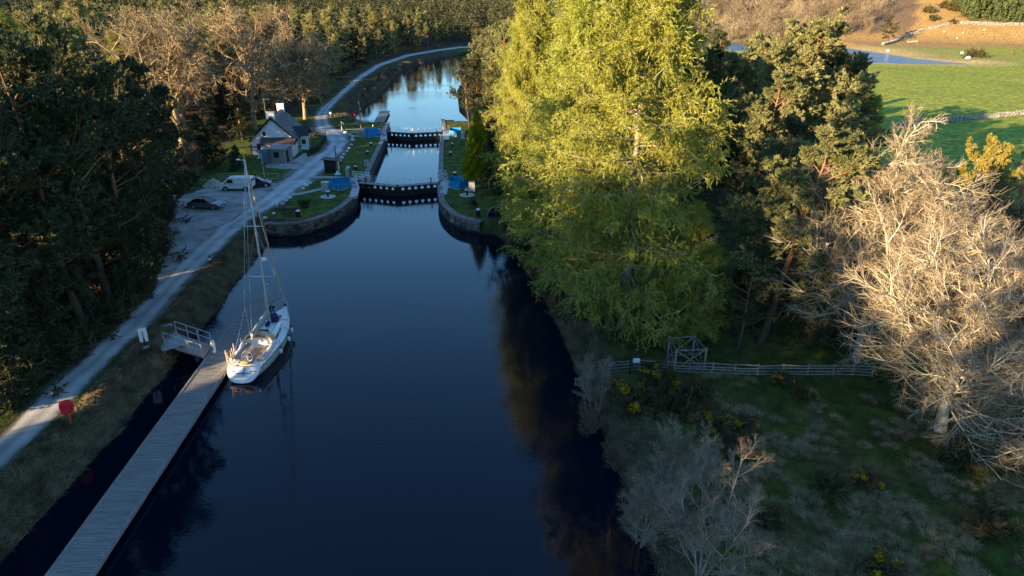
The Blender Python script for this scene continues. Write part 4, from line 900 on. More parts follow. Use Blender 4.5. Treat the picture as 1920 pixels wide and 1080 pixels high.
cabinet(885,358,'grey cabinet beside the larch-side blue enclosure',.9,.8,1.25); cabinet(611,358,'grey metal cabinet beside the towpath-side blue enclosure',1.0,.8,1.2,'galv'); cabinet(868,260,'grey cabinet beside the far enclosure on the wooded side',.7,.6,1.2)
# mesh cage
x, y = P2(677,258); t = T('mesh_cage','grey wire mesh cage beside the far blue enclosure on the cottage side','cage',(x,y,G)); b = B()
for i in range(9):
    for s in (-1,1): b.tube((-.8+.2*i,s*.6,.1),(-.8+.2*i,s*.6,1.6),.012,n=4); b.tube((-.8,s*.6,.1+.19*i),(.8,s*.6,.1+.19*i),.012,n=4)
b.out('mesh','galv',t); b = B()
for sx in (-.8,.8):
    for sy in (-.6,.6): b.tube((sx,sy,0),(sx,sy,1.65),.035,n=6)
b.out('frame','galv',t)
# swan-neck vent, hut, poles
x, y = P2(652,337); t = T('vent_pipe','tall galvanised swan-neck vent pipe behind the towpath-side blue enclosure','vent pipe',(x,y,G)); b = B(); b.tube((0,0,0),(0,0,1.5),.26,n=14); b.out('pipe','galv',t)
b = B(); b.tube((0,0,1.45),(.12,0,1.85),.26,.24,n=14); b.tube((.1,0,1.8),(.45,0,2.0),.24,.2,n=14); b.out('hood','galv',t)
def hut():
    x, y = P2(624,322); t = T('lock_hut','small black boarded hut with a flat sloping roof beside the towpath pole','hut',(x,y,G),R(-4)); w,d,h=2.1,1.7,2.1
    b = B(); b.side([(-w/2,0),(w/2,0),(w/2,h-.15),(-w/2,h)],-d/2,d/2)
    for i in range(12): b.box((-w/2+.09+i*w/11.6,-d/2-.01,h/2-.08),(.03,.03,h-.2))
    b.out('wall','tar',t); b = B(); b.beam((-w/2-.4,0,h+.08),(w/2+.25,0,h-.09),d+.5,.09); b.out('roof','slate',t)
    b = B(); b.box((.0,-d/2-.03,1.25),(.5,.04,.5)); b.out('window','glass',t); b = B(); b.box((w/2+.02,0,1.0),(.04,.75,1.8)); b.out('door','white',t); return t
hut()
def pole(px,py,h,label,base=True):
    x, y = P2(px,py); t = T('telegraph_pole',label,'telegraph pole',(x,y,G)); b = B(); b.tube((0,0,-.2),(0,0,h),.13,.09,n=10); b.out('pole','pole',t)
    b = B(); b.box((.22,0,h*.72),(.22,.16,.3)); b.tube((0,0,h*.76),(.3,0,h*.76),.02); b.out('bracket','galv',t)
    if base: b = B(); b.lathe((0,0,0),[(.5,0),(.5,.12),(.2,.14),(.17,.55),(.14,.56)],12); b.out('white_base','white',t)
    return t
pole(633,327,4.6,'brown telegraph pole with a white foot standing against the black hut'); pole(677,240,5.6,'brown telegraph pole on the lawn above the upper pontoon',False)
# benches
def bench(px,py,rot,label):
    x, y = P2(px,py); t = T('park_bench',label,'bench',(x,y,G),rot); b = B(); [b.box((0,-.2+.13*i,.45),(1.7,.10,.04)) for i in range(4)]; b.out('seat','dark',t)
    b = B(); [b.box((0,.26+.03*i,.58+.13*i),(1.7,.035,.09)) for i in range(3)]; b.out('backrest','dark',t)
    for s in (-1,1):
        b = B(); b.box((s*.78,-.2,.22),(.06,.06,.44)); b.beam((s*.78,.22,0),(s*.78,.34,.92),.06,.06); b.box((s*.78,0,.64),(.06,.5,.05)); b.box((s*.78,-.2,.54),(.06,.06,.2)); b.out('leg','dark',t)
    return t
bench(544,404,R(8),'black bench on the curved lawn nearest the bollard'); bench(529,394,R(100),'black bench at the towpath side of the lawn, seen end on')
# white A-shaped ladder hoops on the lock edge
for px,py,lb in ((688,312,'white A-shaped ladder hoop on the towpath-side coping of the lock'),(829,265,'white A-shaped ladder hoop on the wooded-side coping of the lock')):
    x, y = P2(px,py); t = T('ladder_hoop',lb,'ladder hoop',(x,y,G+.07)); 
    for s in (-.25,.25): B().path([(s,-.4,0),(s,-.1,1.0),(s,.1,1.0),(s,.45,0)],.035).out('hoop','white',t)
    b = B(); [b.tube((-.25,-.4+.1*k,.0+.33*k),(.25,-.4+.1*k,.0+.33*k),.025) for k in range(1,4)]; b.out('rung','white',t)
def post(px,py,label,h=.95,c='white',z=G,r=.09):
    x, y = P2(px,py,z); t = T('marker_post',label,'marker post',(x,y,hz(x,y)),); b = B(); b.tube((0,0,-.1),(0,0,h*.45),r*1.25,n=10); b.tube((0,0,h*.75),(0,0,h),r*1.02,n=10); b.out('black_band','dark',t)
    b = B(); b.tube((0,0,h*.45),(0,0,h*.75),r,n=10); b.out('white_band',c,t); return t
post(395,495,'black and white marker post on the grass verge of the towpath'); post(484,404,'black and white marker post where the verge meets the curved wall',1.0)
# white boulders along the towpath
rb = np.random.default_rng(9)
rk = [(497,412,.42),(513,402,.3),(523,389,.5),(531,384,.33),(536,378,.4),(541,373,.42),(546,369,.3),(552,366,.36),(568,355,.33),(573,350,.52),(581,345,.34),(661,264,.5),(659,273,.36),(655,279,.34),(651,285,.3),(645,291,.34),(641,297,.4),(637,303,.42),(648,250,.42),(642,247,.5),(661,258,.3)]
bold = [remember(T('painted_boulder','x','boulder')) for _ in range(3)]
for k, q in enumerate(bold): B().rock((0,0,.22),.5,rb,.75).out('stone','white_stone',q); remember(q)
for i, (px,py,r_) in enumerate(rk):
    x, y = P2(px,py); lawn = py > 340
    lb = 'whitish boulder on the lawn verge between the towpath and the benches' if lawn else 'whitish boulder along the towpath bend opposite the cottage garden'
    g_ = 'boulders edging the bench lawn' if lawn else 'boulders edging the towpath bend'
    q = bold[i%3]
    if i < 3: q.location = (x,y,G); q.rotation_euler = (0,0,rb.uniform(0,6)); q.scale = (r_*2,r_*1.7,r_*1.8); q['label'] = lb; q['group'] = g_
    else: copy_tree(q,(x,y,G),rb.uniform(0,6),(r_*2,r_*1.7,r_*1.8),lb,g_)
# round bush on the bench lawn
x, y = P2(573,388); m3 = shrub_mesh(5,.9,1.1,20,60,.12)
make_tree('low_shrub', m3[:2], ('bark_oak','needle_dark'), 'small dark round shrub on the bench lawn', 'shrub', (x,y,G), names=('stems','foliage'))
# tent with a seated angler, and the black barrow beside it
def tent():
    x, y = P2(931,403); t = T('dome_tent','small green dome tent open towards the water on the larch-side lawn','tent',(x,y,G),R(-6)); rings = []
    for k in range(9):
        a = math.pi*k/8; rings.append([(-1.25*math.cos(a), (1.25-2.3*f)*1.0*(.25+.75*1) , 1.35*math.sin(a)*(1-.35*f*f)) for f in [j/6 for j in range(7)]])
    V = [(p[0]*(1-.25*(abs(p[1])/1.4)**2), -p[1]*.85+.1 if False else p[1]*-.85, max(p[2],0)) for r in rings for p in r]
    b = B(); b.add(V, [(i*7+j,(i+1)*7+j,(i+1)*7+j+1,i*7+j+1) for i in range(8) for j in range(6)], True); o = b.out('cover','tent',t); o.modifiers.new('s','SOLIDIFY').thickness = .03
    b = B(); b.add([V[i*7+6] for i in range(9)], [tuple(range(9))]); b.out('back_panel','tent',t)
    b = B(); b.box((0,-.5,.03),(2.2,1.9,.06)); b.out('groundsheet','navy',t)
tent()
def skin_body(name, nodes, edges, radii, m, parent=None, root=0, sub=2):
    me = bpy.data.meshes.new(name); me.from_pydata(nodes, edges, []); o = link(name, me, m, parent); md = o.modifiers.new('skin','SKIN'); me.skin_vertices[0] if me.skin_vertices else None
    for i, r_ in enumerate(radii):
        v = me.skin_vertices[0].data[i]; v.radius = (r_, r_) if not isinstance(r_, tuple) else r_; v.use_root = (i == root)
    md.use_smooth_shade = True; s2 = o.modifiers.new('sub','SUBSURF'); s2.levels = sub; s2.render_levels = sub; return o
def seated(px, py, label, rot=0):
    x, y = P2(px,py); 
    # pelvis, belly, chest, neck, head, head top | L: shoulder elbow wrist | R | L: hip knee ankle toe | R
    n = [(0,0,.42),(0,.02,.62),(0,-.02,.86),(0,-.03,1.0),(0,-.06,1.12),(0,-.06,1.22)]
    for s in (1,-1): n += [(s*.19,-.02,.92),(s*.25,-.10,.66),(s*.12,-.32,.62),(s*.10,-.40,.62)]
    for s in (1,-1): n += [(s*.1,-.02,.42),(s*.16,-.45,.48),(s*.15,-.50,.08),(s*.15,-.66,.04)]
    e = [(0,1),(1,2),(2,3),(3,4),(4,5),(2,6),(6,7),(7,8),(8,9),(2,10),(10,11),(11,12),(12,13),(0,14),(14,15),(15,16),(16,17),(0,18),(18,19),(19,20),(20,21)]
    r_ = [.16,.15,.17,.06,.10,.075]+[.075,.05,.035,.03]*2+[.10,.075,.05,.045]*2
    o = skin_body('person', n, e, r_, 'dark'); o.location = (x,y,G); o.rotation_euler = (0,0,rot); o['label'] = label; o['category'] = 'person'; remember(o)
    b = B(); b.lathe((0,-.075,1.10),[(.03,-.10),(.08,-.06),(.092,.0),(.088,.07),(.05,.12)],12); b.box((0,-.17,1.1),(.03,.03,.04)); b.box((0,-.155,1.045),(.05,.02,.012)); [b.box((s*.09,-.07,1.1),(.02,.04,.05)) for s in (-1,1)]; b.out('head','skin',o)
    b = B(); b.lathe((0,-.06,1.13),[(.098,0),(.103,.05),(.07,.12),(.02,.135)],12); b.out('hair','dark',o)
    b = B()
    for s in (1,-1):
        b.box((s*.09,-.44,.62),(.06,.07,.03))
        for k in range(4): b.tube((s*.09-.024+.016*k,-.47,.625),(s*.09-.024+.016*k,-.53-.006*(k%2),.61),.008,.006,n=5)
        b.tube((s*.06,-.43,.625),(s*.035,-.48,.63),.009,.007,n=5)
    b.out('hands','skin',o)
    return o
seated(931,407,'person in black clothing sitting in the mouth of the green tent')
x, y = P2(888,386); t = T('folded_pram','black fishing barrow with wheels standing on the lawn above the curved wall','barrow',(x,y,G),R(20))
t.name = 'fishing_barrow'; b = B(); [b.beam((s*.38,-.45,.1),(s*.16,.1,1.1),.06,.06) for s in (-1,1)]; [b.beam((s*.45,.45,.1),(s*.16,.1,1.1),.06,.06) for s in (-1,1)]; b.tube((-.2,.1,1.1),(.2,.1,1.1),.03); b.out('frame','dark',t)
b = B(); b.box((0,0,.52),(.62,.55,.6),taper=.65); b.out('bag','rubber',t,.05)
for s in (-1,1): b = B(); b.tube((s*.46,.42,.2),(s*.53,.42,.2),.2,n=14); b.out('wheel','rubber',t)
b = B(); b.tube((0,0,-.1),(0,0,1.5),.05,.04); o = b.out('fence_stake','wood_fence'); x,y = P2(916,357); o.location=(x,y,G); tag(o,'thin pale wooden stake on the grass to the right of the grey cabinet','stake')

# ------------------------------------------------------------------ cottage
def cottage():
    w, L, eh, rh = 7.7, 10.6, 2.75, 6.5; t = T('cottage','white harled cottage with a steep slate roof beside the towpath','house',(-42.9,123.4,G),R(7.2))
    b = B(); b.side([(-w/2,0),(w/2,0),(w/2,eh),(0,rh),(-w/2,eh)],0,L); b.out('wall','harl',t)
    b = B()
    for s in (-1,1):
        ex = s*(w/2+.35); ez = eh-.35*(rh-eh)/(w/2); nx_, nz_ = s*.69, .72
        for p0, p1 in (((0,rh+.12),(ex,ez+.12)),):
            vs = [(p0[0],-.25,p0[1]),(p1[0],-.25,p1[1]),(p1[0],L+.25,p1[1]),(p0[0],L+.25,p0[1])]; vs2 = [(v[0]+nx_*.0,v[1],v[2]+.14) for v in vs]; b.add(vs+vs2, [(0,1,2,3)[::-1] if s>0 else (0,1,2,3),(4,5,6,7),(0,1,5,4),(1,2,6,5),(2,3,7,6)])
    rf = b.out('roof','slate',t)
    b = B()
    for s in (-1,1): ex = s*(w/2+.38); ez = eh-.38*(rh-eh)/(w/2); b.beam((0,-.29,rh+.02),(ex,-.29,ez+.02),.06,.28)
    b.out('bargeboard','dark',t)
    for yy, hh in ((.55,1.0),(L-.6,1.15)):
        b = B(); b.box((0,yy,rh+hh/2-.35),(1.25,.75,hh+.5)); b.box((0,yy,rh+hh),(1.4,.9,.14)); ch = b.out('chimney','harl',rf)
        b = B(); [b.lathe((q,yy,rh+hh+.05),[(.13,0),(.1,.4),(.12,.45)],10) for q in (-.3,.3)]; b.out('chimney_pots','tar',rf)
    b = B(); b.tube((2.0,6.4,eh+1.2),(2.0,6.4,eh+3.3),.09,n=8); b.tube((2.0,6.4,eh+3.3),(2.0,6.4,eh+3.4),.14,n=8); b.out('flue','galv',rf)
    b = B(); b.tube((-.9,.8,rh-.8),(-.9,.8,rh+3.3),.03,n=5); b.tube((-1.2,.8,rh+3.2),(.1,.8,rh+3.2),.02,n=5); [b.tube((-1.1+.28*k,.55,rh+3.2),(-1.1+.28*k,1.05,rh+3.2),.012,n=4) for k in range(5)]; b.out('aerial','galv',rf)
    def win(x0, y0, z0, ww, hh, face):
        b = B(); c = B(); s_ = B()
        if face == 'g': b.box((x0,y0-.02,z0),(ww,.06,hh)); c.box((x0,y0-.035,z0),(ww-.14,.05,hh-.14)); s_.box((x0,y0-.08,z0-hh/2-.06),(ww+.3,.2,.1))
        else: b.box((x0+.02,y0,z0),(.06,ww,hh)); c.box((x0+.035,y0,z0),(.05,ww-.14,hh-.14)); s_.box((x0+.08,y0,z0-hh/2-.06),(.2,ww+.3,.1))
        f = b.out('window','white',t); c.out('pane','glass',f); s_.out('sill','dark',f)
    win(-1.45,0,3.75,.65,.95,'g'); win(-2.6,0,1.5,.95,1.2,'g'); win(w/2,1.8,1.5,.9,1.2,'s'); win(w/2,8.6,1.5,.9,1.2,'s')
    # projecting gabled porch bay on the canal side
    b = B(); b.box((w/2+.75,5.2,1.35),(1.5,2.3,2.7)); b.out('porch_wall','harl',t)
    b = B()
    for s in (-1,1): b.add([(w/2-1.6,5.2,4.1),(w/2+1.8,5.2,4.1),(w/2+1.8,5.2+s*1.5,2.6),(w/2-1.6,5.2+s*1.5,2.6)]+[(w/2-1.6,5.2,4.22),(w/2+1.8,5.2,4.22),(w/2+1.8,5.2+s*1.5,2.72),(w/2-1.6,5.2+s*1.5,2.72)],[(0,1,2,3),(4,5,6,7),(1,2,6,5),(2,3,7,6)])
    b.add([(w/2+1.51,4.05,2.6),(w/2+1.51,6.35,2.6),(w/2+1.51,5.2,3.9)],[(0,1,2)]); b.out('porch_roof','slate',t)
    b = B(); b.box((w/2+1.52,5.2,1.05),(.06,.95,2.0)); d = b.out('door','dark',t); b = B(); b.tube((w/2+1.56,5.5,1.0),(w/2+1.62,5.5,1.0),.03); b.out('handle','chrome',d)
    b = B(); b.box((w/2+.75,4.03,1.5),(.9,.06,1.0)); f = b.out('window','white',t); b = B(); b.box((w/2+.75,4.0,1.5),(.74,.05,.84)); b.out('pane','glass',f)
    b = B(); b.box((w/2+.05,3.3,1.4),(.1,.1,2.7)); b.tube((w/2+.3,-.2,eh-.32),(w/2+.3,L+.2,eh-.32),.06,n=6); b.out('gutter','dark',t)
    # low lean-to against the gable
    b = B(); b.box((.9,-1.0,1.1),(5.6,2.0,2.2)); b.out('annexe_wall','harl',t); b = B(); b.side([(-2.1,2.15),(4.0,2.15),(4.0,2.28),(-2.1,2.28)],-2.25,-.03); b.out('annexe_roof','brownroof',t)
    b = B(); b.add([(-2.1,-.04,3.1),(4.0,-.04,3.1),(4.0,-2.3,2.3),(-2.1,-2.3,2.3),(-2.1,-.04,2.29),(4.0,-.04,2.29),(4.0,-2.3,2.29),(-2.1,-2.3,2.29)],[(0,1,2,3),(0,3,7,4),(1,5,6,2)]); b.out('annexe_slope','brownroof',t)
cottage()
def shed():
    x, y = P2(522,306); t = T('timber_shed','weathered grey timber shed with a flat roof in front of the cottage gable','shed',(x,y+1.3,G),R(-8)); w,d,h = 3.0,3.2,2.45
    b = B(); b.box((0,0,h/2),(w-.04,d-.04,h)); 
    for k in range(11): z = .12+k*.215; b.box((0,0,z+.085),(w+.03,d+.03,.17))
    b.out('wall','wood_grey',t); b = B(); b.beam((0,-d/2-.2,h+.02),(0,d/2+.15,h+.22),w+.4,.1); b.out('roof','wood_grey',t)
    b = B(); b.box((.15,-d/2-.03,1.5),(.95,.05,.95)); f = b.out('window','dark',t); b = B(); b.box((.15,-d/2-.05,1.5),(.8,.04,.8)); b.out('pane','glass',f)
    b = B(); b.box((w/2+.03,-.3,1.05),(.06,.85,2.0)); b.out('door','tar',t)
shed()
x, y = P2(498,308); t = T('steel_cabinet','tall blue-grey steel cupboard standing against the timber shed','cabinet',(x,y+.6,G),R(-6)); b = B(); b.box((0,0,1.2),(1.45,1.3,2.4)); b.out('body','car_grey',t,.03); b = B(); b.box((0,-.66,1.2),(1.3,.03,2.2)); b.out('door','galv',t)
M['galv_blue'] = mat('painted_steel',(.10,.13,.17),(.13,.16,.2),2,.6)
for o in t.children: o.data.materials.clear(); o.data.materials.append(M['galv_blue'])
x, y = P2(483,292); t = T('timber_store','low orange-brown timber store with a flat dark roof left of the shed','shed',(x-.2,y+1.2,G),R(4)); b = B(); b.box((0,0,.75),(2.5,1.3,1.5)); b.out('wall','wood_orange',t); b = B(); b.box((0,-.1,1.56),(2.9,1.9,.1)); b.out('roof','brownroof',t)
def picket(name, pts, label, m='tar', h=1.0, gap=.16):
    t = T(name,label,'fence',(pts[0][0],pts[0][1],G)); ox, oy = pts[0]; b = B(); c = B(); p_ = B()
    for (x1,y1),(x2,y2) in zip(pts[:-1],pts[1:]):
        x1-=ox;x2-=ox;y1-=oy;y2-=oy; L = math.hypot(x2-x1,y2-y1); a = math.atan2(y2-y1,x2-x1); n = int(L/gap)
        for k in range(n+1): f = k/n; b.box((x1+(x2-x1)*f,y1+(y2-y1)*f,h/2),(.09,.03,h),a)
        for z in (.3,.8): c.beam((x1,y1,z),(x2,y2,z),.06,.09)
        for k in range(int(L/2)+1): f = min(1,k*2/L); p_.box((x1+(x2-x1)*f,y1+(y2-y1)*f,h/2+.05),(.12,.12,h+.15),a)
    b.out('pickets',m,t); c.out('rail',m,t); p_.out('post',m,t); return t
picket('picket_fence',[P2(577,293),P2(596,284),P2(612,263),P2(611,257),P2(582,257)],'black picket fence round the cottage garden')
picket('picket_fence',[P2(556,284),P2(566,283)],'short black picket fence between the shed and the porch')
t = T('garden_table','small white-topped garden table by the cottage porch','table',P(571,285)); b = B(); b.box((0,0,.74),(1.3,.8,.05)); b.out('top','white',t); b = B(); [b.tube((sx,sy,0),(sx,sy,.72),.035) for sx in (-.55,.55) for sy in (-.3,.3)]; b.out('leg','white',t)
# metal hurdle and flag pole behind the van
guard_rail('metal_hurdle',[P2(412,337),P2(455,337)],'low galvanised hurdle behind the white van','galv',.95,(.25,.6,.95),.022,1.8)
guard_rail('metal_hurdle',[P2(486,338),P2(521,337)],'low galvanised hurdle on the grass beyond the parked navy car','galv',1.0,(.2,1.0),.022,1.8)
x, y = P2(496,332); t = T('flagpole','thin white flagpole with a small flag beside the grass plot','flagpole',(x,y,G)); b = B(); b.tube((0,0,0),(0,0,3.8),.035,.025); b.tube((-.45,0,2.2),(.05,0,2.2),.02); b.out('pole','white',t)
b = B(); b.add([(-.0,0,3.7),(-.5,.05,3.35),(-.7,0,2.95),(-.15,0,3.05),(0,0,2.95)],[(0,1,2,3,4)]); o = b.out('flag','white',t); o.modifiers.new('s','SOLIDIFY').thickness=.01; b = B(); b.add([(-.02,-.02,3.5),(-.3,.01,3.3),(-.4,-.02,3.05),(-.1,-.02,3.15)],[(0,1,2,3)]); b.out('flag_stripe','flag_blue',t)
# log pile and tarp-covered heaps
def pile(px,py,w,d,h,n,m,name,label,cat,sz=(.08,.16),z=G):
    x, y = P2(px,py,z); t = T(name,label,cat,(x,y,z)); r = np.random.default_rng(int(px)); b = B()
    for _ in range(n):
        a = r.uniform(0,6.28); q = r.uniform(0,1)**.6; hh = h*(1-q)*r.uniform(.75,1.05); p = (w/2*q*math.cos(a), d/2*q*math.sin(a), hh); v = r.normal(0,1,3); v[2]*=.3; v = v/np.linalg.norm(v)*r.uniform(.12,.25); rr = r.uniform(*sz)
        b.tube((p[0]-v[0],p[1]-v[1],p[2]-v[2]),(p[0]+v[0],p[1]+v[1],p[2]+v[2]),rr,n=6)
    b.out('logs',m,t); return t
M['cut_wood'] = mat('cut_firewood',(.42,.34,.24),(.66,.58,.46),1.5,.85,rnd=0)
pile(402,350,3.2,2.2,1.15,420,'cut_wood','log_pile','heap of pale split logs left of the white van','log pile')
def heap(px,py,w,d,h,label):
    x, y = P2(px,py); r = np.random.default_rng(int(px)); b = B(); rings = []
    for k in range(5):
        f = k/4; rings.append([(w/2*math.cos(a)*(1-f**2*.8)*r.uniform(.85,1.1), d/2*math.sin(a)*(1-f**2*.8)*r.uniform(.85,1.1), h*f*r.uniform(.9,1.05)) for a in [i*math.pi/7 for i in range(14)]])
    b.loft(rings, smooth=False); o = b.out('covered_heap','white_stone'); o.location=(x,y,G); tag(o,label,'covered heap')
heap(266,358,3.2,1.8,1.0,'large heap under pale sheeting beneath the pines behind the car park'); heap(311,352,2.2,1.2,.8,'long pale sheeted heap between the large heap and the covered trailer'); heap(322,372,1.3,1.0,.8,'small white sheeted heap beside the grey car')
x, y = P2(322,349); t = T('trailer','small white covered trailer under the pines','trailer',(x,y,G),R(20)); b = B(); b.box((0,0,.75),(2.2,1.3,.75)); b.out('box','white',t,.06); b = B(); b.box((0,0,1.2),(2.3,1.4,.2),taper=.85); b.out('lid','white',t,.05); 
for s in (-1,1): b = B(); b.tube((0,s*.68,.28),(0,s*.8,.28),.28,n=14); b.out('wheel','rubber',t)

# ------------------------------------------------------------------ pontoon, gangway, bank furniture
def pontoon():
    A, Bq = np.array([-23.35,20.0]), np.array([-25.75,61.2]); L = float(np.linalg.norm(Bq-A)); rot = math.atan2(Bq[1]-A[1],Bq[0]-A[0])-math.pi/2; w = 2.35
    t = T('mooring_pontoon','long grey planked mooring pontoon lying alongside the moored yacht','pontoon',(A[0]+w/2,A[1],0),rot)
    b = B(); b.box((0,L/2,.47),(w,L,.07)); b.out('deck','planks',t)
    b = B()
    for s in (-1,1): b.box((s*(w/2+.03),L/2,.42),(.06,L,.2)); b.box((s*(w/2-.06),L/2,.525),(.09,L-.1,.04))
    b.box((0,-.03,.4),(w,.06,.2)); b.box((0,L+.03,.4),(w,.06,.2)); b.out('edge_beam','wood_grey',t)
    b = B(); n = 9
    for i in range(n): b.box((0,2.2+i*(L-4.4)/(n-1),.12),(w-.25,2.5,.5))
    b.out('float','rubber',t)
    for i in range(8):
        b = B(); y = 2.5+i*5.1; b.box((w/2-.12,y,.56),(.06,.08,.06)); b.tube((w/2-.12,y-.16,.62),(w/2-.12,y+.16,.62),.022,n=6); b.out('cleat','galv',t)
pontoon()
def gangway():
    p = [P2(325,662,1.35),P2(378,668,1.25),P2(410,645,.95),P2(341,643,1.35)]; q = [(-28.2,49.3),(-25.15,49.0),(-25.3,51.1),(-28.2,51.4)]
    t = T('gangway','grey railed gangway from the bank to the pontoon','gangway',(q[0][0],q[0][1],0)); ox, oy = q[0]; b = B(); zz = [1.66,.72,.72,1.66]; vs = [(a[0]-ox,a[1]-oy,z) for a,z in zip(q,zz)]; vs += [(v[0],v[1],v[2]-.16) for v in vs]
    b.add(vs,[(0,1,2,3),(7,6,5,4),(0,4,5,1),(1,5,6,2),(2,6,7,3),(3,7,4,0)]); b.out('deck','wood_grey',t)
    for a, c, za, zc in ((0,1,1.66,.72),(3,2,1.66,.72)):
        b = B(); x1,y1,x2,y2 = q[a][0]-ox,q[a][1]-oy,q[c][0]-ox,q[c][1]-oy
        for k in (0,.33,.62,.66,1): b.tube((x1+(x2-x1)*k,y1+(y2-y1)*k,za+(zc-za)*k-.05),(x1+(x2-x1)*k,y1+(y2-y1)*k,za+(zc-za)*k+1.1),.035,n=6)
        for h in (.55,1.1):
            for k0,k1 in ((0,.62),(.66,1)): b.tube((x1+(x2-x1)*k0,y1+(y2-y1)*k0,za+(zc-za)*k0+h),(x1+(x2-x1)*k1,y1+(y2-y1)*k1,za+(zc-za)*k1+h),.032,n=6)
        b.out('railing','galv',t)
gangway()
lane('footpath',[P2(298,612),P2(312,635),P2(330,652)],2.0,G+.03,'gravel')
x, y = P2(397,669,.5); t = T('service_pedestal','white cylindrical service pedestal on the pontoon at the foot of the gangway','pedestal',(-24.75,50.2,.5)); b = B(); b.tube((0,0,0),(0,0,.95),.17,.16,n=16); b.out('body','white',t); b = B(); b.lathe((0,0,.95),[(.17,0),(.18,.06),(.12,.14)],16); b.out('cap','galv',t)
b = B(); [b.box((0.0,-.165,.35+.16*k),(.14,.03,.1)) for k in range(2)]; b.out('socket','rubber',t)
x, y = P2(274,654); t = T('notice_board','white notice board on a dark post on the grass verge by the gangway','sign',(x,y,G),R(28)); b = B(); b.box((0,0,.5),(.12,.1,1.0)); b.tube((0,.3,0),(0,.05,.8),.03); b.out('post','dark',t)
b = B(); b.box((0,0,1.25),(.62,.06,1.2)); b.out('board','white',t,.01); b = B(); b.box((0,-.035,1.3),(.10,.012,.55)); b.out('map_strip','wood_grey',t); b = B(); b.rock((0,0,.05),.35,rb); b.out('foot_stone','concrete',t)
def lifebuoy(px,py,label,s=1.0,rot=.4):
    x, y = P2(px,py); t = T('lifebuoy_housing',label,'lifebuoy housing',(x,y,hz(x,y)-.05),rot); t.scale = (s,)*3; b = B(); b.box((0,0,.5),(.09,.09,1.1)); b.out('post','orange_post',t)
    b = B(); rings = []
    for yy, k in ((-.12,.86),(-.09,1),(.09,1),(.12,.86)): rings.append([(k*.40*math.copysign(abs(math.cos(a))**.55,math.cos(a)), yy, 1.35+k*.48*math.copysign(abs(math.sin(a))**.55,math.sin(a))) for a in [i*math.pi/12 for i in range(24)]])
    b.loft(rings); b.out('case','red',t); b = B()
    for i in range(20): a0, a1 = i*math.pi/10,(i+1)*math.pi/10; b.tube((.27*math.cos(a0),-.14,1.35+.27*math.sin(a0)),(.27*math.cos(a1),-.14,1.35+.27*math.sin(a1)),.045,n=7)
    b.out('ring_moulding','red',t)
    b = B(); [b.box((-.18+.12*i,-.115,1.74),(.035,.02,.05)) for i in range(4)]; b.out('slots','dark',t); return t
lifebuoy(133,792,'bright red lifebuoy housing on an orange post beside the towpath in the foreground',1.0,.5); lifebuoy(663,214,'small red lifebuoy housing on the grassy bank above the upper pontoon',.9,0)
t = T('round_sign','round white sign on a thin post at the grass side of the towpath bend','sign',P(620,220)); b = B(); b.tube((0,0,-.1),(0,0,1.0),.03); b.out('post','galv',t); b = B(); b.tube((0,-.03,1.0),(0,.0,1.0),.27,n=18); b.out('disc','white',t)
t = T('fingerpost','white fingerpost with a dark seat beside it where the towpath bends','sign',P(641,243)); b = B(); b.tube((0,0,0),(0,0,1.7),.09,.07); b.out('post','white',t); b = B(); b.add([(0,-.03,1.65),(.5,-.03,1.45),(.5,-.03,1.15),(0,-.03,1.2),(0,.03,1.65),(.5,.03,1.45),(.5,.03,1.15),(0,.03,1.2)],[(0,1,2,3)[::-1],(4,5,6,7),(0,1,5,4),(1,2,6,5),(2,3,7,6)]); b.out('arm','white',t)
bench(636,240,R(-25),'dark bench beside the white fingerpost at the towpath bend')
post(700,243,'white rounded post at the head of the upper pontoon',1.5,'white',G,.14)
# upper pontoon and its gangway
A = P2(709,237,.5); Bp = P2(724,208,.5); L_ = math.hypot(Bp[0]-A[0],Bp[1]-A[1]); t = T('upper_pontoon','short grey pontoon in the far reach beyond the upper gates','pontoon',(A[0]-.3,A[1],0),math.atan2(Bp[1]-A[1],Bp[0]-A[0])-math.pi/2)
b = B(); b.box((0,L_/2,.45),(2.6,L_,.12)); b.out('deck','planks',t); b = B(); [b.box((0,2+i*(L_-4)/5,.1),(2.2,2.4,.5)) for i in range(6)]; b.out('float','rubber',t)
A2 = P(668,233,G+.05); t = T('upper_gangway','sloping grey gangway with railings down to the upper pontoon','gangway',(A2[0],A2[1],0)); e = (A[0]-A2[0]-.3, A[1]-A2[1]+1.5); b = B(); b.beam((0,0,G+.05),(e[0],e[1],.6),1.2,.1); b.out('deck','concrete',t)
b = B()
for s in (-.55,.55):
    for h in (.5,1.0): b.tube((0,s,G+h),(e[0],e[1]+s,.6+h),.025,n=5)
    for k in range(5): f=k/4; b.tube((e[0]*f,e[1]*f+s,G+(.6-G)*f),(e[0]*f,e[1]*f+s,G+1+(.6-G)*f),.025,n=5)
b.out('railing','galv',t)

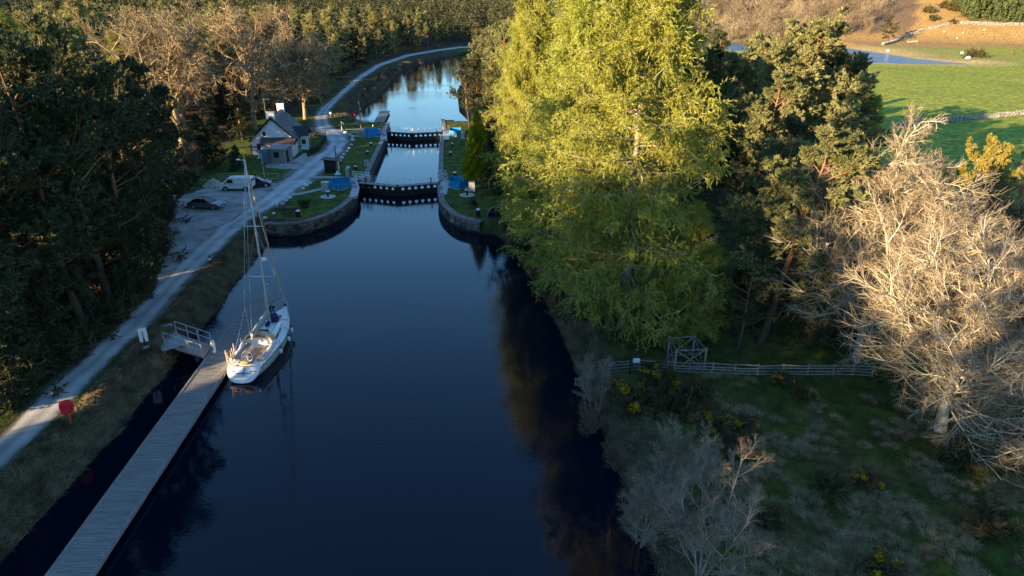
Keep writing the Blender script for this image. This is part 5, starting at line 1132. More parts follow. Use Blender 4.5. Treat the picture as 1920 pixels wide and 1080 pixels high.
# ------------------------------------------------------------------ the yacht
def yacht():
    L = 10.4; t = T('sailing_yacht','white sailing yacht moored to the long pontoon, sails stowed','yacht',(-21.0,46.9,0),R(-.3))
    def hb(f): return 1.30+(1.72-1.30)*min(1,f/.42)**.8 if f < .42 else 1.72*max(0,1-((f-.42)/.58)**2.1)
    def sh(f): return 1.02+.32*f*f
    rings = []; n = 28
    for i in range(n+1):
        f = i/n; y = L*f; B_ = max(hb(f),.03); s_ = sh(f); y_ = y; ring = []
        for k in range(13):
            a = k/12*math.pi; c, q = math.cos(a), math.sin(a); dep = .48*(1-f**3)*min(1,f*5)-.06
            x = B_*math.copysign(abs(c)**(.42+.22*max(0,1-f*3)),c); z = s_-(s_+dep)*q**1.15; yy = y_+( -.55*(z/s_-.0)*0 if f > .03 else 0)
            rake = 1.0*(1-f)**9*(1-max(0,z)/s_); yy = y_-.05+(-rake)+(.45*f**7*(max(z,0)/s_)); ring.append((x,yy,z))
        rings.append(ring)
    b = B(); b.loft(rings, closed=False, caps=False); n0 = len(b.v); b.add(rings[0],[tuple(range(13))]); h = b.out('hull','gel',t)
    b = B(); b.loft([[ (p[0]*1.008,p[1],p[2]-.16) for p in (r[0],)] + [(r[0][0]*1.01,r[0][1],r[0][2]-.09)] for r in rings], closed=False, caps=False); b.loft([[ (r[12][0]*1.01,r[12][1],r[12][2]-.09),(r[12][0]*1.008,r[12][1],r[12][2]-.16)] for r in rings], closed=False, caps=False); b.out('sheer_stripe','navy',h)
    # deck with a cockpit well left open
    b = B(); vs = []
    for i in range(n+1): f = i/n; r = rings[i]; w_ = abs(r[0][0]); z = r[0][2]; iw = .62 if f < .36 else 0.0; vs += [(-w_,r[0][1],z),(-min(iw,w_),r[0][1],z+.05),(min(iw,w_),r[0][1],z+.05),(w_,r[0][1],z)]
    fs = []
    for i in range(n): k = 4*i; fs += [(k,k+1,k+5,k+4),(k+2,k+3,k+7,k+6)]+([(k+1,k+2,k+6,k+5)] if i/n >= .34 else [])
    b.add(vs,fs); b.out('deck','gel',t)
    b = B(); b.box((0,2.0,.62),(1.22,3.6,.06)); b.out('cockpit_sole','teak',t)
    b = B(); [b.box((s*.62,2.0,.87),(.05,3.6,.5)) for s in (-1,1)]; b.box((0,.28,.87),(1.24,.05,.5)); b.box((0,3.75,1.0),(1.24,.06,.85)); b.out('cockpit_well','gel',t)
    for s in (-1,1): b = B(); b.box((s*.87,2.2,1.17),(.42,2.7,.12)); b.out('cockpit_seat','teak',t,.02)
    for s in (-1,1): b = B(); b.loft([[(s*1.08,.9,1.08),(s*1.30,.9,1.08),(s*1.26,.9,1.22),(s*1.1,.9,1.25)],[(s*1.08,3.8,1.1),(s*1.36,3.8,1.1),(s*1.28,3.8,1.42),(s*1.1,3.8,1.45)]]); b.out('coaming','gel',t)
    # coachroof
    b = B(); rr = []
    for f in [i/10 for i in range(11)]:
        y = 3.7+f*4.3; w_ = 1.18*(1-.52*f**2.2); hgt = .50*(1-f**3.0)+.02; z0 = sh(y/L)+.0
        rr.append([(-w_,y,z0),(-w_*.93,y,z0+hgt*.7),(-w_*.78,y,z0+hgt),(0,y,z0+hgt+.07),(w_*.78,y,z0+hgt),(w_*.93,y,z0+hgt*.7),(w_,y,z0)])
    b.loft(rr,closed=False,caps=True); cr = b.out('coachroof','gel',t)
    for s in (-1,1):
        for y0,y1 in ((4.3,5.3),(5.45,6.3)):
            vs = []
            for y,dz in ((y0,.0),(y1,.0)):
                f = (y-3.7)/4.3; w_ = 1.18*(1-.52*f**2.2); hgt = .50*(1-f**3.0)+.02; z0 = sh(y/L); vs += [(s*(w_*.985+.012),y,z0+hgt*.18),(s*(w_*.93+.014),y,z0+hgt*.66)]
            b = B(); b.add([vs[0],vs[2],vs[3],vs[1]],[(0,1,2,3)]); o = b.out('window','glass',cr); o.modifiers.new('s','SOLIDIFY').thickness = .02
    for y,w_ in ((7.1,.5),(4.9,.35),(8.55,.5)): b = B(); b.box((0 if y != 4.9 else .45,y,sh(y/L)+(.50 if y < 6 else .36 if y < 8 else .08)),(w_,w_,.05)); b.out('hatch','glass',cr if y < 8 else t,.01)
    b = B(); [b.tube((s*.75,4.4,1.75),(s*.5,6.9,1.62),.02) for s in (-1,1)]; b.out('grab_rail','teak',cr)
    # spray hood
    b = B(); rr = []
    for j,(y,hh,w_) in enumerate(((3.35,1.0,1.22),(3.7,1.06,1.2),(4.2,.92,1.14),(4.75,.42,1.0))):
        rr.append([(-w_*math.cos(a), y, 1.15+hh*math.sin(a)**.75) for a in [k*math.pi/12 for k in range(13)]])
    b.loft(rr,closed=False,caps=False); o = b.out('spray_hood','canvas_buff',t); o.modifiers.new('s','SOLIDIFY').thickness = .03
    b = B(); b.path([(-1.24*math.cos(a), 3.33, 1.15+1.02*math.sin(a)**.75) for a in [k*math.pi/12 for k in range(13)]], .035); b.out('hood_hoop','canvas_buff',t)
    b = B(); b.add([(-.55,4.62,1.62),(.55,4.62,1.62),(.5,4.35,2.0),(-.5,4.35,2.0)],[(0,1,2,3)]); o = b.out('hood_window','glass',t); o.location = (0,.06,.06)
    # mast, boom, rigging
    my, mx_ = 6.3, .05; mh = 15.9; b = B(); b.tube((mx_,my,1.5),(mx_,my-.15,mh),.105,.075,n=10); mast = b.out('mast','alu',t)
    for z, w_, in ((6.1,1.15),(10.5,.85)):
        b = B(); [b.tube((mx_,my-.05,z),(mx_+s*w_,my-.25,z+.08),.035,.02,n=6) for s in (-1,1)]; b.out('spreader','alu',mast)
    b = B(); b.tube((mx_,my+.1,7.35),(mx_,my+.45,7.35),.04); b.out('radar_bracket','alu',mast); b = B(); b.lathe((mx_,my+.5,7.32),[(.22,0),(.31,.05),(.32,.14),(.2,.22),(.02,.24)],18); b.out('radar_dome','white',mast)
    b = B(); b.tube((mx_,my-.15,mh),(mx_,my-.15,mh+.35),.02); b.box((mx_-.3,my-.15,mh+.05),(.5,.03,.03)); b.lathe((mx_-.5,my-.15,mh+.05),[(.02,0),(.15,.03),(.13,.07)],10); b.out('masthead_gear','white',mast)
    b = B(); b.tube((0,my-.1,2.45),(0,2.2,2.35),.075,n=8); b.out('boom','alu',t)
    b = B(); rr = []; r2 = np.random.default_rng(4)
    for k in range(13):
        f = k/12; y = my-.12-f*3.9; R_ = .30*(1-.55*f)*(1+r2.uniform(-.12,.12)); rr.append([(R_*.8*math.cos(a)*(1+r2.uniform(-.08,.08)), y, 2.72-.1*f+R_*1.25*math.sin(a)*(1+r2.uniform(-.06,.06))) for a in [i*math.pi/6 for i in range(12)]])
    b.loft(rr); b.out('sail_cover','sailcover',t)
    b = B(); b.tube((0,my-.1,3.0),(0,my-.15,4.6),.17,.08,n=8); b.out('cover_collar','sailcover',t)
    bow = (0,L+.25,1.42); b = B(); b.tube(bow,(mx_,my-.05,14.9),.062,.045,n=8); b.out('furled_genoa','canvas_buff',t); b = B(); b.tube((0,L+.22,1.45),(0,L+.13,1.65),.11,n=10); b.out('furling_drum','dark',t)
    b = B(); wr = .011
    for s in (-1,1):
        b.tube((s*1.6,my-.3,1.15),(mx_+s*1.15,my-.25,6.18),wr,n=4); b.tube((mx_+s*1.15,my-.25,6.18),(mx_+s*.85,my-.25,10.58),wr,n=4); b.tube((mx_+s*.85,my-.25,10.58),(mx_,my-.15,15.7),wr,n=4); b.tube((s*1.5,my-.55,1.15),(mx_,my-.1,6.1),wr,n=4); b.tube((mx_+s*1.15,my-.25,6.18),(mx_,my-.1,10.4),wr,n=4)
        b.tube((s*1.0,.05,1.05),(mx_,.9+my*0+ .9,5.2),wr,n=4)
    b.tube((0,1.8,5.2),(mx_,my-.2,15.85),wr,n=4); b.tube((0,2.3,2.4),(mx_,my-.2,15.8),wr,n=4); b.out('rigging_wire','galv',t)
    b = B(); b.path([(s_*.5,L-.7,z) if False else (s_*.0,L,z) for s_,z in ()] or [(0,L+.1,1.4),(0,L+.1,1.42)],.01)
    pts = [(-.75,L-1.3,2.0),(-.3,L-.2,2.08),(0,L+.35,2.12),(.3,L-.2,2.08),(.75,L-1.3,2.0)]; b.path(pts,.022); b.path([(p[0],p[1],p[2]-.3) for p in pts],.018)
    for p in pts: b.tube(p,(p[0]*.95,p[1]-.1*(p[1]>L),1.38),.02)
    b.out('pulpit','galv',t)
    for s in (-1,1):
        b = B(); q = [(s*1.15,.1,1.75),(s*1.42,.3,1.75),(s*1.5,1.3,1.75)]; b.path(q,.022); b.path([(p[0],p[1],1.42) for p in q],.018)
        for p in q: b.tube(p,(p[0],p[1],1.05),.02)
        b.out('pushpit','galv',t)
    for s in (-1,1):
        b = B(); st = []
        for k in range(5): f = .2+.165*k; y = L*f; x = s*(hb(f)-.06); b.tube((x,y,sh(f)),(x,y,sh(f)+.64),.014,n=5); st.append((x,y,sh(f)+.62))
        ln = [(s*1.5,1.3,1.72)]+st+[(s*.75,L-1.3,1.98)]; b.path(ln,.009,n=4); b.path([(p[0],p[1],p[2]-.3) for p in ln],.008,n=4); b.out('guard_wire','galv',t)
    # cockpit gear
    b = B(); b.tube((0,.95,.65),(0,.95,1.45),.09,n=8); 
    for i in range(18): a0,a1 = i*math.pi/9,(i+1)*math.pi/9; b.tube((.44*math.cos(a0),.82,1.45+.44*math.sin(a0)),(.44*math.cos(a1),.82,1.45+.44*math.sin(a1)),.018,n=5)
    for i in range(3): a0 = i*math.pi/3; b.tube((.44*math.cos(a0),.82,1.45+.44*math.sin(a0)),(-.44*math.cos(a0),.82,1.45-.44*math.sin(a0)),.012,n=4)
    b.out('steering_wheel','galv',t); b = B(); b.lathe((0,1.1,1.35),[(.12,0),(.14,.12),(.06,.18)],10); b.out('binnacle','dark',t)
    for x,y,z,r_ in ((-.95,3.1,1.5,.1),(.95,3.1,1.5,.1),(-.7,4.0,1.75,.07),(.7,4.0,1.75,.07)): b = B(); b.lathe((x,y,z-.12),[(r_*1.1,0),(r_*.8,.07),(r_,.16)],12); b.out('winch','chrome',t)
    b = B(); b.box((.05,.10,1.28),(.62,.26,.34)); b.out('buoyancy_bag','yellow',t,.08)
    b = B(); b.tube((-.0,-.62,.52),(.0,-.12,1.0),.03); b.tube((.14,-.62,.52),(.14,-.12,1.0),.03); [b.tube((0,-.55+.15*k,.58+.14*k),(.14,-.55+.15*k,.58+.14*k),.02) for k in range(3)]; b.out('stern_ladder','galv',t)
    b = B(); b.box((0,-.50,.66),(1.2,.03,.04)); [b.box((x,-.40,.78),(.18,.03,.05)) for x in (-.75,.65,.95)]; b.out('transom_trim','dark',t)
    b = B(); r3 = np.random.default_rng(8); 
    for k in range(5): b.tube((-1.25+r3.normal(0,.05),.3+.25*k,1.1),(-1.3+r3.normal(0,.1),.3+.25*k,1.95+r3.uniform(0,.5)),.035,n=6)
    b.box((-1.15,.7,1.4),(.25,.7,.3)); b.out('danbuoy_and_poles','canvas_buff',t)
    b = B(); b.box((1.32,.9,1.55),(.12,.42,.34)); b.out('horseshoe_buoy','white',t,.05); b = B(); b.box((1.34,1.3,1.55),(.14,.16,.2)); b.out('red_light_bag','red',t,.03)
    b = B(); b.loft([[(x*k,y,z) for x,z in ((-.45,1.5),(-.35,1.95),(0,2.08),(.35,1.95),(.45,1.5))] for y,k in ((6.75,.5),(6.95,1),(7.5,1),(7.8,.6))],closed=False); b.out('foresail_bag','navy',t,.02)
    b = B(); b.box((-.0,5.9,1.85),(.25,.7,.25)); b.out('life_raft_bag','navy',t,.05)
    b = B(); b.add([(.25,my-.12,5.75),(.62,my-.2,5.6),(.62,my-.2,5.2),(.25,my-.12,5.35)],[(0,1,2,3)]); o = b.out('courtesy_flag','flag_blue',t); o.modifiers.new('s','SOLIDIFY').thickness = .01
    b = B(); b.beam((.26,my-.17,5.72),(.61,my-.24,5.23),.02,.05); b.beam((.26,my-.17,5.38),(.61,my-.24,5.57),.02,.05); b.out('flag_cross','white',o)
    b = B(); b.path([(1.45,6.2,1.3),(.8,6.6,1.45),(.2,7.9,1.4),(1.1,7.8,1.32)],.03); b.out('coiled_line','canvas_buff',t)
yacht()
for i,(dy,dx,lb) in enumerate(((3.2,1.86,'white fender hanging nearest the stern on the open-water side of the yacht'),(5.4,1.84,'white fender hanging amidships on the open-water side of the yacht'),(7.1,1.56,'white fender with a blue top hanging nearest the bow of the yacht'))):
    t = T('fender',lb,'fender',(-21.0+dx+.005*dy,46.9+dy,.45),0); b = B(); b.lathe((0,0,0),[(.03,0),(.12,.06),(.13,.5),(.05,.58)],12); b.out('body','white',t); b = B(); b.tube((0,0,.56),(-.08,0,1.25),.012); b.lathe((0,0,.5),[(.13,0),(.06,.09)],12); b.out('cap_and_line','navy',t)
t = T('mooring_line','thin mooring line from the yacht stern to the pontoon','rope',(-22.4,47.2,1.1)); b = B(); b.path([(0,0,0),(-.35,-.6,-.35),(-.75,-1.3,-.5)],.02); b.out('rope','canvas_buff',t)

# ------------------------------------------------------------------ vehicles
def wheel(t, x, y, r=.32, w=.2):
    b = B(); b.tube((x-0,y-w/2,r),(x,y+w/2,r),r,n=20); wh = b.out('wheel','rubber',t); b = B(); s = -1 if y < 0 else 1; b.tube((x,y+s*w*.5,r),(x,y+s*(w*.5+.015),r),r*.62,n=16)
    b.out('rim','galv',wh); return wh
def van():
    t = T('parked_van','white panel van parked beside the log pile','van',(*P2(447,356),G),R(181)); w = .9
    prof = [(-2.35,.42),(-2.38,.9),(-2.3,1.85),(-2.15,1.97),(.9,1.97),(1.15,1.88),(1.72,1.22),(2.25,1.08),(2.4,.8),(2.38,.42)]
    def sec(y,k,dz): return [(p[0]*k,y,p[1] if p[1]<1.2 else p[1]+dz) for p in prof]
    b = B(); b.loft([sec(-.9,.99,-.05),sec(-.93,1,0) ,sec(.93,1,0),sec(.9,.99,-.05)],smooth=False)
    vs = []; n = len(prof)
    b = B(); rings = []
    for y,kk in ((-.93,1),(-.86,1.0),(.86,1.0),(.93,1)): rings.append([(p[0],y*(1-.09*max(0,(p[1]-1.05))/.9),p[1]) for p in prof])
    b.loft(rings,smooth=False); b.out('body','white',t,.05)
    for s in (-1,1):
        b = B(); y = s*.905; b.add([(.35,y-.0,1.25),(1.35,y-.0,1.25),(1.02,y*.952,1.74),(.35,y*.952,1.74)],[(0,1,2,3)]); o = b.out('side_window','glass',t); o.modifiers.new('s','SOLIDIFY').thickness=.05
        b = B(); b.box((.25,s*.925,1.05),(.02,.02,1.2)); b.box((-1.0,s*.93,1.1),(2.3,.02,.02)); b.box((.6,s*.94,.98),(.16,.03,.04)); b.out('door_trim','rubber',t)
        b = B(); b.box((1.45,s*1.0,1.25),(.12,.18,.2)); b.out('mirror','rubber',t,.02)
        b = B(); b.box((2.33,s*.68,.88),(.14,.34,.2)); b.out('headlight','lamp',t,.02); b = B(); b.box((-2.37,s*.8,1.0),(.06,.14,.5)); b.out('rear_lamp','lamp_red',t,.01)
        wheel(t,1.5,s*.84); wheel(t,-1.45,s*.84)
        b = B(); b.tube((1.5,s*.9,.34),(1.5,s*.935,.34),.42,n=18); b.tube((-1.45,s*.9,.34),(-1.45,s*.935,.34),.42,n=18); b.out('wheel_arch','rubber',t)
    b = B(); b.add([(1.70,-.75,1.27),(1.70,.75,1.27),(1.22,.68,1.83),(1.22,-.68,1.83)],[(0,1,2,3)]); o = b.out('windscreen','glass',t); o.modifiers.new('s','SOLIDIFY').thickness=.06
    b = B(); b.box((2.36,0,.52),(.14,1.82,.24)); b.box((-2.38,0,.52),(.12,1.82,.22)); b.out('bumper','rubber',t,.03)
    b = B(); [b.box((-2.31,s*.4,1.5),(.06,.6,.45)) for s in (-1,1)]; b.out('rear_window','glass',t); b = B(); [b.box((x,0,2.02),(.06,1.6,.05)) for x in (-1.6,-.6,.4)]; b.out('roof_bar','galv',t); return t
van()
def car(name, px, py, rot, paint, label, dims=(2.28,.88,1.42), hatch=False):
    t = T(name,label,'car',(*P2(px,py),G),rot); Lh,w,h = dims; b = B()
    low = [(-Lh,.30),(-Lh-.02,.62),(-Lh+.12,.92),(-1.2,.96),(.75,.94),(Lh-.35,.80),(Lh,.62),(Lh+.02,.30)]
    rings = []
    for y,k in ((-w,.965),(-w*.93,1),(w*.93,1),(w,.965)): rings.append([(p[0]*k,y,p[1]-(.03 if abs(y)>w*.95 and p[1]>.5 else 0)) for p in low])
    b.loft(rings,smooth=False); b.out('body',paint,t,.06)
    top = [(-Lh+.35 if not hatch else -Lh+.1,.93),(-1.25 if not hatch else -Lh+.35,h-.06),(-.6,h),(.15,h-.03),(1.05,.93)]
    b = B(); b.loft([[(p[0]+(0),y*(1-.24*(p[1]-.93)/(h-.93)),p[1]) for p in top] for y in (-w*.92,w*.92)],smooth=False); cab = b.out('cabin','glass',t,.03)
    b = B(); roof = top[1:4]; b.loft([[(p[0],y*.72,p[1]+.012) for p in roof] for y in (-w*.93,w*.93)],closed=False,caps=False,smooth=False); o = b.out('roof',paint,t); o.modifiers.new('s','SOLIDIFY').thickness=.03
    b = B()
    for s in (-1,1):
        q = [(p[0],s*w*.925*(1-.24*(p[1]-.93)/(h-.93)),p[1]) for p in top]; b.path(q,.03,n=5); b.tube((-.25,s*w*.925,.93),(-.3,s*w*.925*.77,h-.02),.03,n=5)
    b.out('pillar',paint,t)
    for s in (-1,1):
        b = B(); b.box((Lh-.1,s*w*.72,.66),(.22,.34,.14)); b.out('headlight','lamp',t,.03); b = B(); b.box((-Lh+.03,s*w*.74,.78),(.14,.34,.14)); b.out('rear_lamp','lamp_red',t,.02); b = B(); b.box((.72,s*(w+.08),.98),(.14,.16,.12)); b.out('mirror',paint,t,.02)
        wheel(t,1.38,s*(w-.09),.33,.2); wheel(t,-1.38,s*(w-.09),.33,.2); b = B(); b.box((.1,s*(w+.005),.66),(.02,.02,.5)); b.box((-.35,s*(w+.01),.8),(.18,.02,.03)); b.out('door_trim','dark',t)
    b = B(); b.box((Lh,0,.5),(.06,.8,.14)); b.out('grille','dark',t); b = B(); b.box((Lh+.03,0,.38),(.02,.5,.1)); b.box((-Lh-.03,0,.55),(.02,.5,.1)); b.out('number_plate','white',t); return t
car('parked_car',388,390,R(-7),'car_grey','grey saloon car parked at the edge of the pines','' and None or (2.28,.88,1.42)); car('parked_car',483,350,R(10),'car_navy','navy blue hatchback parked just behind the white van',(2.0,.84,1.48),True)

# ------------------------------------------------------------------ meadow: fence, tree guard, gorse
def rail_fence(name, pts, label, h=.92, n_r=4, gap=1.9, m='wood_fence'):
    t = T(name,label,'fence',(pts[0][0],pts[0][1],0)); ox, oy = pts[0]; r = np.random.default_rng(int(abs(ox)*9)); P_ = []
    for (x1,y1),(x2,y2) in zip(pts[:-1],pts[1:]):
        k = max(1,round(math.hypot(x2-x1,y2-y1)/gap)); P_ += [(x1+(x2-x1)*i/k,y1+(y2-y1)*i/k) for i in range(k)]
    P_.append(pts[-1]); Z = [hz(*p) for p in P_]
    for (x,y),z in zip(P_,Z): b = B(); ln = r.normal(0,.02,2); b.beam((x-ox,y-oy+.07,z-.3),(x-ox+ln[0],y-oy+.07+ln[1],z+h+.1),.11,.09); b.out('post',m,t)
    b = B()
    for i in range(len(P_)-1):
        for q in range(n_r):
            zz = .18+q*(h-.18)/(n_r-1); s1,s2 = r.normal(0,.02,2); a,c = P_[i],P_[i+1]; b.beam((a[0]-ox,a[1]-oy,Z[i]+zz+s1),(c[0]-ox,c[1]-oy,Z[i+1]+zz+s2),.035,.095)
    b.out('rails',m,t); return t
F = [ground_at(1078,738)[:2], ground_at(1145,706)[:2], ground_at(1250,702)[:2], ground_at(1420,706)[:2], ground_at(1560,710)[:2], ground_at(1635,711)[:2]]
rail_fence('timber_fence',F,'long grey post and rail fence across the shaded meadow down to the water')
gx = ground_at(1180,704); t = T('notice_board','small white notice on a dark post at the timber fence','sign',(gx[0],gx[1]-.12,gx[2])); b = B(); b.box((0,0,.85),(.1,.1,1.8)); b.out('post','tar',t); b = B(); b.box((.42,-.03,1.15),(.5,.03,.36)); b.out('notice','white',t)
def guard():
    c = ground_at(1283,688); t = T('tree_guard','timber tree guard with crossed braces beside the big larch','tree guard',c,R(6)); pp = [(-1.15,-1.0),(1.15,-1.0),(1.0,1.1),(-1.0,1.1)]; H = 2.0
    for x,y in pp: b = B(); b.box((x,y,H/2),(.13,.13,H+.1)); b.out('post','wood_fence',t)
    b = B()
    for (x1,y1),(x2,y2) in zip(pp,pp[1:]+pp[:1]):
        b.beam((x1,y1,.35),(x2,y2,.35),.04,.09); b.beam((x1,y1,H-.1),(x2,y2,H-.1),.04,.09); b.beam((x1,y1,.3),(x2,y2,H-.1),.03,.08); b.beam((x1,y1,H-.1),(x2,y2,.3),.034,.08)
    b.out('rails','wood_fence',t); return t
guard()
gm_ = [shrub_mesh(201,1.9,1.4,26,90,.15,14), shrub_mesh(202,1.6,1.3,24,84,.15,0)]
gp = [remember(make_tree('gorse_bush',gm_[0],('bark_oak','gorse_leaf','gorse_flower'),'x','gorse bush',names=('stems','foliage','flowers'))), remember(make_tree('thorn_bush',gm_[1],('bark_oak','gorse_leaf'),'x','bush',names=('stems','foliage')))]
for px,py,k,sc,lb in [(1182,770,0,.95,'gorse bush covered in yellow flowers nearest the water by the fence'),(1240,728,0,.85,'tall straggly gorse bush flowering in front of the fence rails'),(1262,775,1,.95,'dark leafless-looking bush behind the foreground birch'),(1300,752,1,.9,'dark brown bush just in front of the fence'),
    (1335,810,0,.62,'small yellow gorse bush, first of the pair in the middle of the meadow side'),(1385,815,0,.66,'small yellow gorse bush beside the dark bramble, second of the pair'),(1372,850,1,.9,'dark bramble bush below the pair of small gorse bushes'),(1465,720,0,.5,'thin gorse growing through the fence rails'),(1495,745,1,.5,'low brown bush in front of the right half of the fence'),(1520,752,0,.3,'tiny gorse with yellow flowers in front of the fence'),
    (1560,935,1,.75,'dark bush in the middle of the dead grass tussocks'),(1625,915,0,.5,'sparse gorse at the right of the dead tussocks'),(1440,985,1,.6,'bare brown bush among the tussocks at the bottom of the meadow'),(1650,1075,0,.55,'gorse bush at the bottom edge of the meadow'),(1215,700,1,.5,'dark bush behind the notice at the fence'),(1800,880,1,.95,'brown bramble under the bare lichen-covered trees'),(1850,1000,1,.9,'reddish dark bush in the right corner of the meadow')]:
    g_ = ground_at(px,py); plant(gp[k],(g_[0],g_[1]),sc,lb)
for i,(px,py,sc,lb) in enumerate([(1058,640,.8,'twiggy brown bush overhanging the water beneath the big larch'),(1085,790,.8,'leafless brown bush at the water line below the fence end'),(1120,860,.7,'leafless bush at the water line beside the small grey birch'),(950,447,.8,'brown bush where the curved quay wall meets the wooded bank'),(985,520,.7,'bare bush on the bank halfway between the quay and the big larch'),(1020,580,.75,'bare bush on the bank just beyond the big larch')]):
    x, y = P2(px,py,1.0); x += 1.2; q = plant(brown[i%2],(x,y),sc*.42,lb)

ug = remember(make_tree('undergrowth_bush',shrub_mesh(240,2.3,1.9,26,78,.2)[:2],('bark_oak','needle_dark'),'x','bush',names=('stems','foliage')))
for i,(px,py,sc) in enumerate([(10,772,.8),(44,742,1.0),(86,702,.9),(130,672,1.0),(168,640,.8),(205,606,1.1),(240,575,.9),(268,545,1.0),(288,515,.9),(300,486,1.1),(306,450,.9),(316,420,1.0),(326,396,.8),(345,360,1.0),(366,348,.8),(150,600,1.2),(90,640,1.2),(230,520,1.2)]):
    g_ = P2(px-10,py); plant(ug,g_,sc,'low dark bush at the foot of the towpath pines','bushes under the towpath pines')
for i,(px,py,sc) in enumerate([(1170,640,.5),(1240,600,.9),(1310,590,1.0),(1350,600,.9),(1430,620,.8),(1470,590,1.1),(1090,600,.7),(1045,560,.8),(1400,560,1.1),(1530,640,.9),(1590,650,1.0),(975,480,.8),(1005,505,.9)]):
    g_ = ground_at(px,py); plant(ug,(g_[0],g_[1]),sc*.9,'dark undergrowth bush in the shade beneath the larches and pines','bushes in the shade of the right-hand trees')
# dry stone walls
def stone_wall(name, pix, label, h=1.15, w=.6, st=.42, seed=1, m='dry_stone', sc=1.0):
    r = np.random.default_rng(seed); g = [ground_at(*p)[:2] for p in pix]; t = T(name,label,'stone wall',(g[0][0],g[0][1],0)); ox, oy = g[0]; line = resample(g, st*sc*1.05); c = TM()
    b = B()
    for i,(x,y) in enumerate(line):
        z = hz(x,y)-.1
        nr = max(2,int(h/(.24*sc)))
        for q in range(nr):
            for s in (-1,1):
                a = r.uniform(0,3.14); cx,cy,cz = x-ox+r.normal(0,.06)+s*0, y-oy+s*w*.24+r.normal(0,.05), z+(q+.5)*h/nr
                b.box((cx,cy,cz),(st*sc*r.uniform(.8,1.15),w*.55*r.uniform(.8,1.1),h/nr*r.uniform(.8,1.1)),r.normal(0,.25),r.uniform(.75,.95))
    b.out('stones',m,t); return t
stone_wall('drystone_wall',[(1676,239),(1740,233),(1800,227),(1860,221),(1935,214)],'drystone wall crossing the green field behind the golden birch',seed=3)
stone_wall('drystone_wall',[(1788,46),(1850,47.5),(1930,50)],'pale drystone wall along the foot of the conifer plantation',2.0,1.2,1.2,4,sc=1.6)
stone_wall('drystone_wall',[(1655,85),(1690,72),(1730,59),(1765,50),(1788,46)],'pale drystone wall climbing the orange hillside from the lochan',1.6,1.0,1.2,5,sc=1.5)
# cattle, sheep and boulders on the far pasture
def cow(px,py,rot,m,label):
    x,y,z = ground_at(px,py); n = [(-.8,0,1.15),(-.3,0,1.12),(.35,0,1.15),(.75,0,1.2),(1.05,0,1.0),(1.3,0,.8)]; e = [(0,1),(1,2),(2,3),(3,4),(4,5)]; r_ = [.30,.40,.40,.30,.17,.13]
    for a,hx in ((0,-.75),(0,-.75),(3,.62),(3,.62)):
        s = 1 if len(n)%2 else -1; s = 1 if (len(n)-6)//3%2 == 0 else -1; k = len(n); n += [(hx,s*.24,.78),(hx-(.1 if a==0 else -.03),s*.25,.42),(hx-.02,s*.25,.04)]; e += [(a,k),(k,k+1),(k+1,k+2)]; r_ += [.15,.08,.07]
    k = len(n); n += [(-1.05,0,1.2),(-1.12,0,.6)]; e += [(0,k),(k,k+1)]; r_ += [.05,.04]
    o = skin_body('cow',n,e,r_,m,root=1); o.location = (x,y,z); o.rotation_euler = (0,0,rot); tag(o,label,'cow'); b = B(); [b.box((1.12,s*.2,1.05),(.08,.16,.07)) for s in (-1,1)]; b.out('ears',m,o); return o
cow(1829,103,R(160),'cow_brown','brown cow beside the low bushes on the far pasture'); cow(1837,101,R(20),'cow_black','black cow right beside the brown cow on the far pasture'); cow(1823,102,R(200),'cow_brown','reddish cow at the left of the small herd on the far pasture'); cow(1899,103.5,R(10),'cow_brown','lone dark cow standing well away from the herd')
def sheep(px,py,label):
    x,y,z = ground_at(px,py); n = [(-.4,0,.6),(0,0,.62),(.4,0,.62),(.62,0,.72),(.8,0,.62)]; e = [(0,1),(1,2),(2,3),(3,4)]; r_ = [.24,.3,.26,.12,.09]
    for a,hx,s in ((0,-.35,1),(0,-.35,-1),(2,.35,1),(2,.35,-1)): k = len(n); n += [(hx,s*.14,.35),(hx,s*.14,.02)]; e += [(a,k),(k,k+1)]; r_ += [.06,.045]
    o = skin_body('sheep',n,e,r_,'wool',root=1); o.location = (x,y,z); tag(o,label,'sheep','sheep grazing on the orange hillside'); return o
for px,py in [(1703,80),(1709,80),(1713,79.5),(1718,79.5),(1794,73),(1805,65),(1845,60),(1770,61)]: sheep(px,py,'tiny pale sheep grazing on the orange hillside pasture')
rr_ = np.random.default_rng(44)
for px,py,r_,lb in [(1665,97,1.1,'pale boulder on the far shore of the lochan near the wood'),(1806,101.5,1.5,'white boulder beside the bushes on the far pasture'),(1815,110.5,1.3,'pale boulder on the shore just below the bushes of the pasture')]:
    x,y,z = ground_at(px,py); b = B(); b.rock((0,0,r_*.3),r_,rr_); o = b.out('boulder','white_stone'); o.location = (x,y,z); tag(o,lb,'boulder')
fgs = remember(make_tree('shore_bush',shrub_mesh(230,2.6,2.2,18,50,.45,10)[:3],('bark_oak','gorse_leaf','gorse_flower'),'x','bush',names=('stems','foliage','flowers')))
for px,py,sc,lb in [(1552,112,1.0,'small yellow-flowered bush on the near shore of the lochan, leftmost of three'),(1574,115,.9,'small yellow-flowered bush on the near shore of the lochan, middle of three'),(1612,116,1.0,'small yellow-flowered bush on the near shore of the lochan, rightmost of three'),(1822,108,1.3,'low green bush by the cattle on the far pasture'),(1836,108,1.2,'low green bush nearest the black cow'),
    (1795,8,1.9,'yellow gorse thicket high on the orange hillside'),(1785,20,1.8,'yellow gorse patch below the thicket on the orange hillside'),(1740,26,1.6,'yellow gorse patch beside the hillside birches'),(1770,16,1.7,'yellow gorse patch left of the thicket on the orange hillside'),(1750,40,1.3,'gorse near the top of the climbing stone wall'),(1785,45,1.1,'gorse growing where the two stone walls meet')]:
    g_ = ground_at(px,py); plant(fgs,(g_[0],g_[1]),sc,lb)
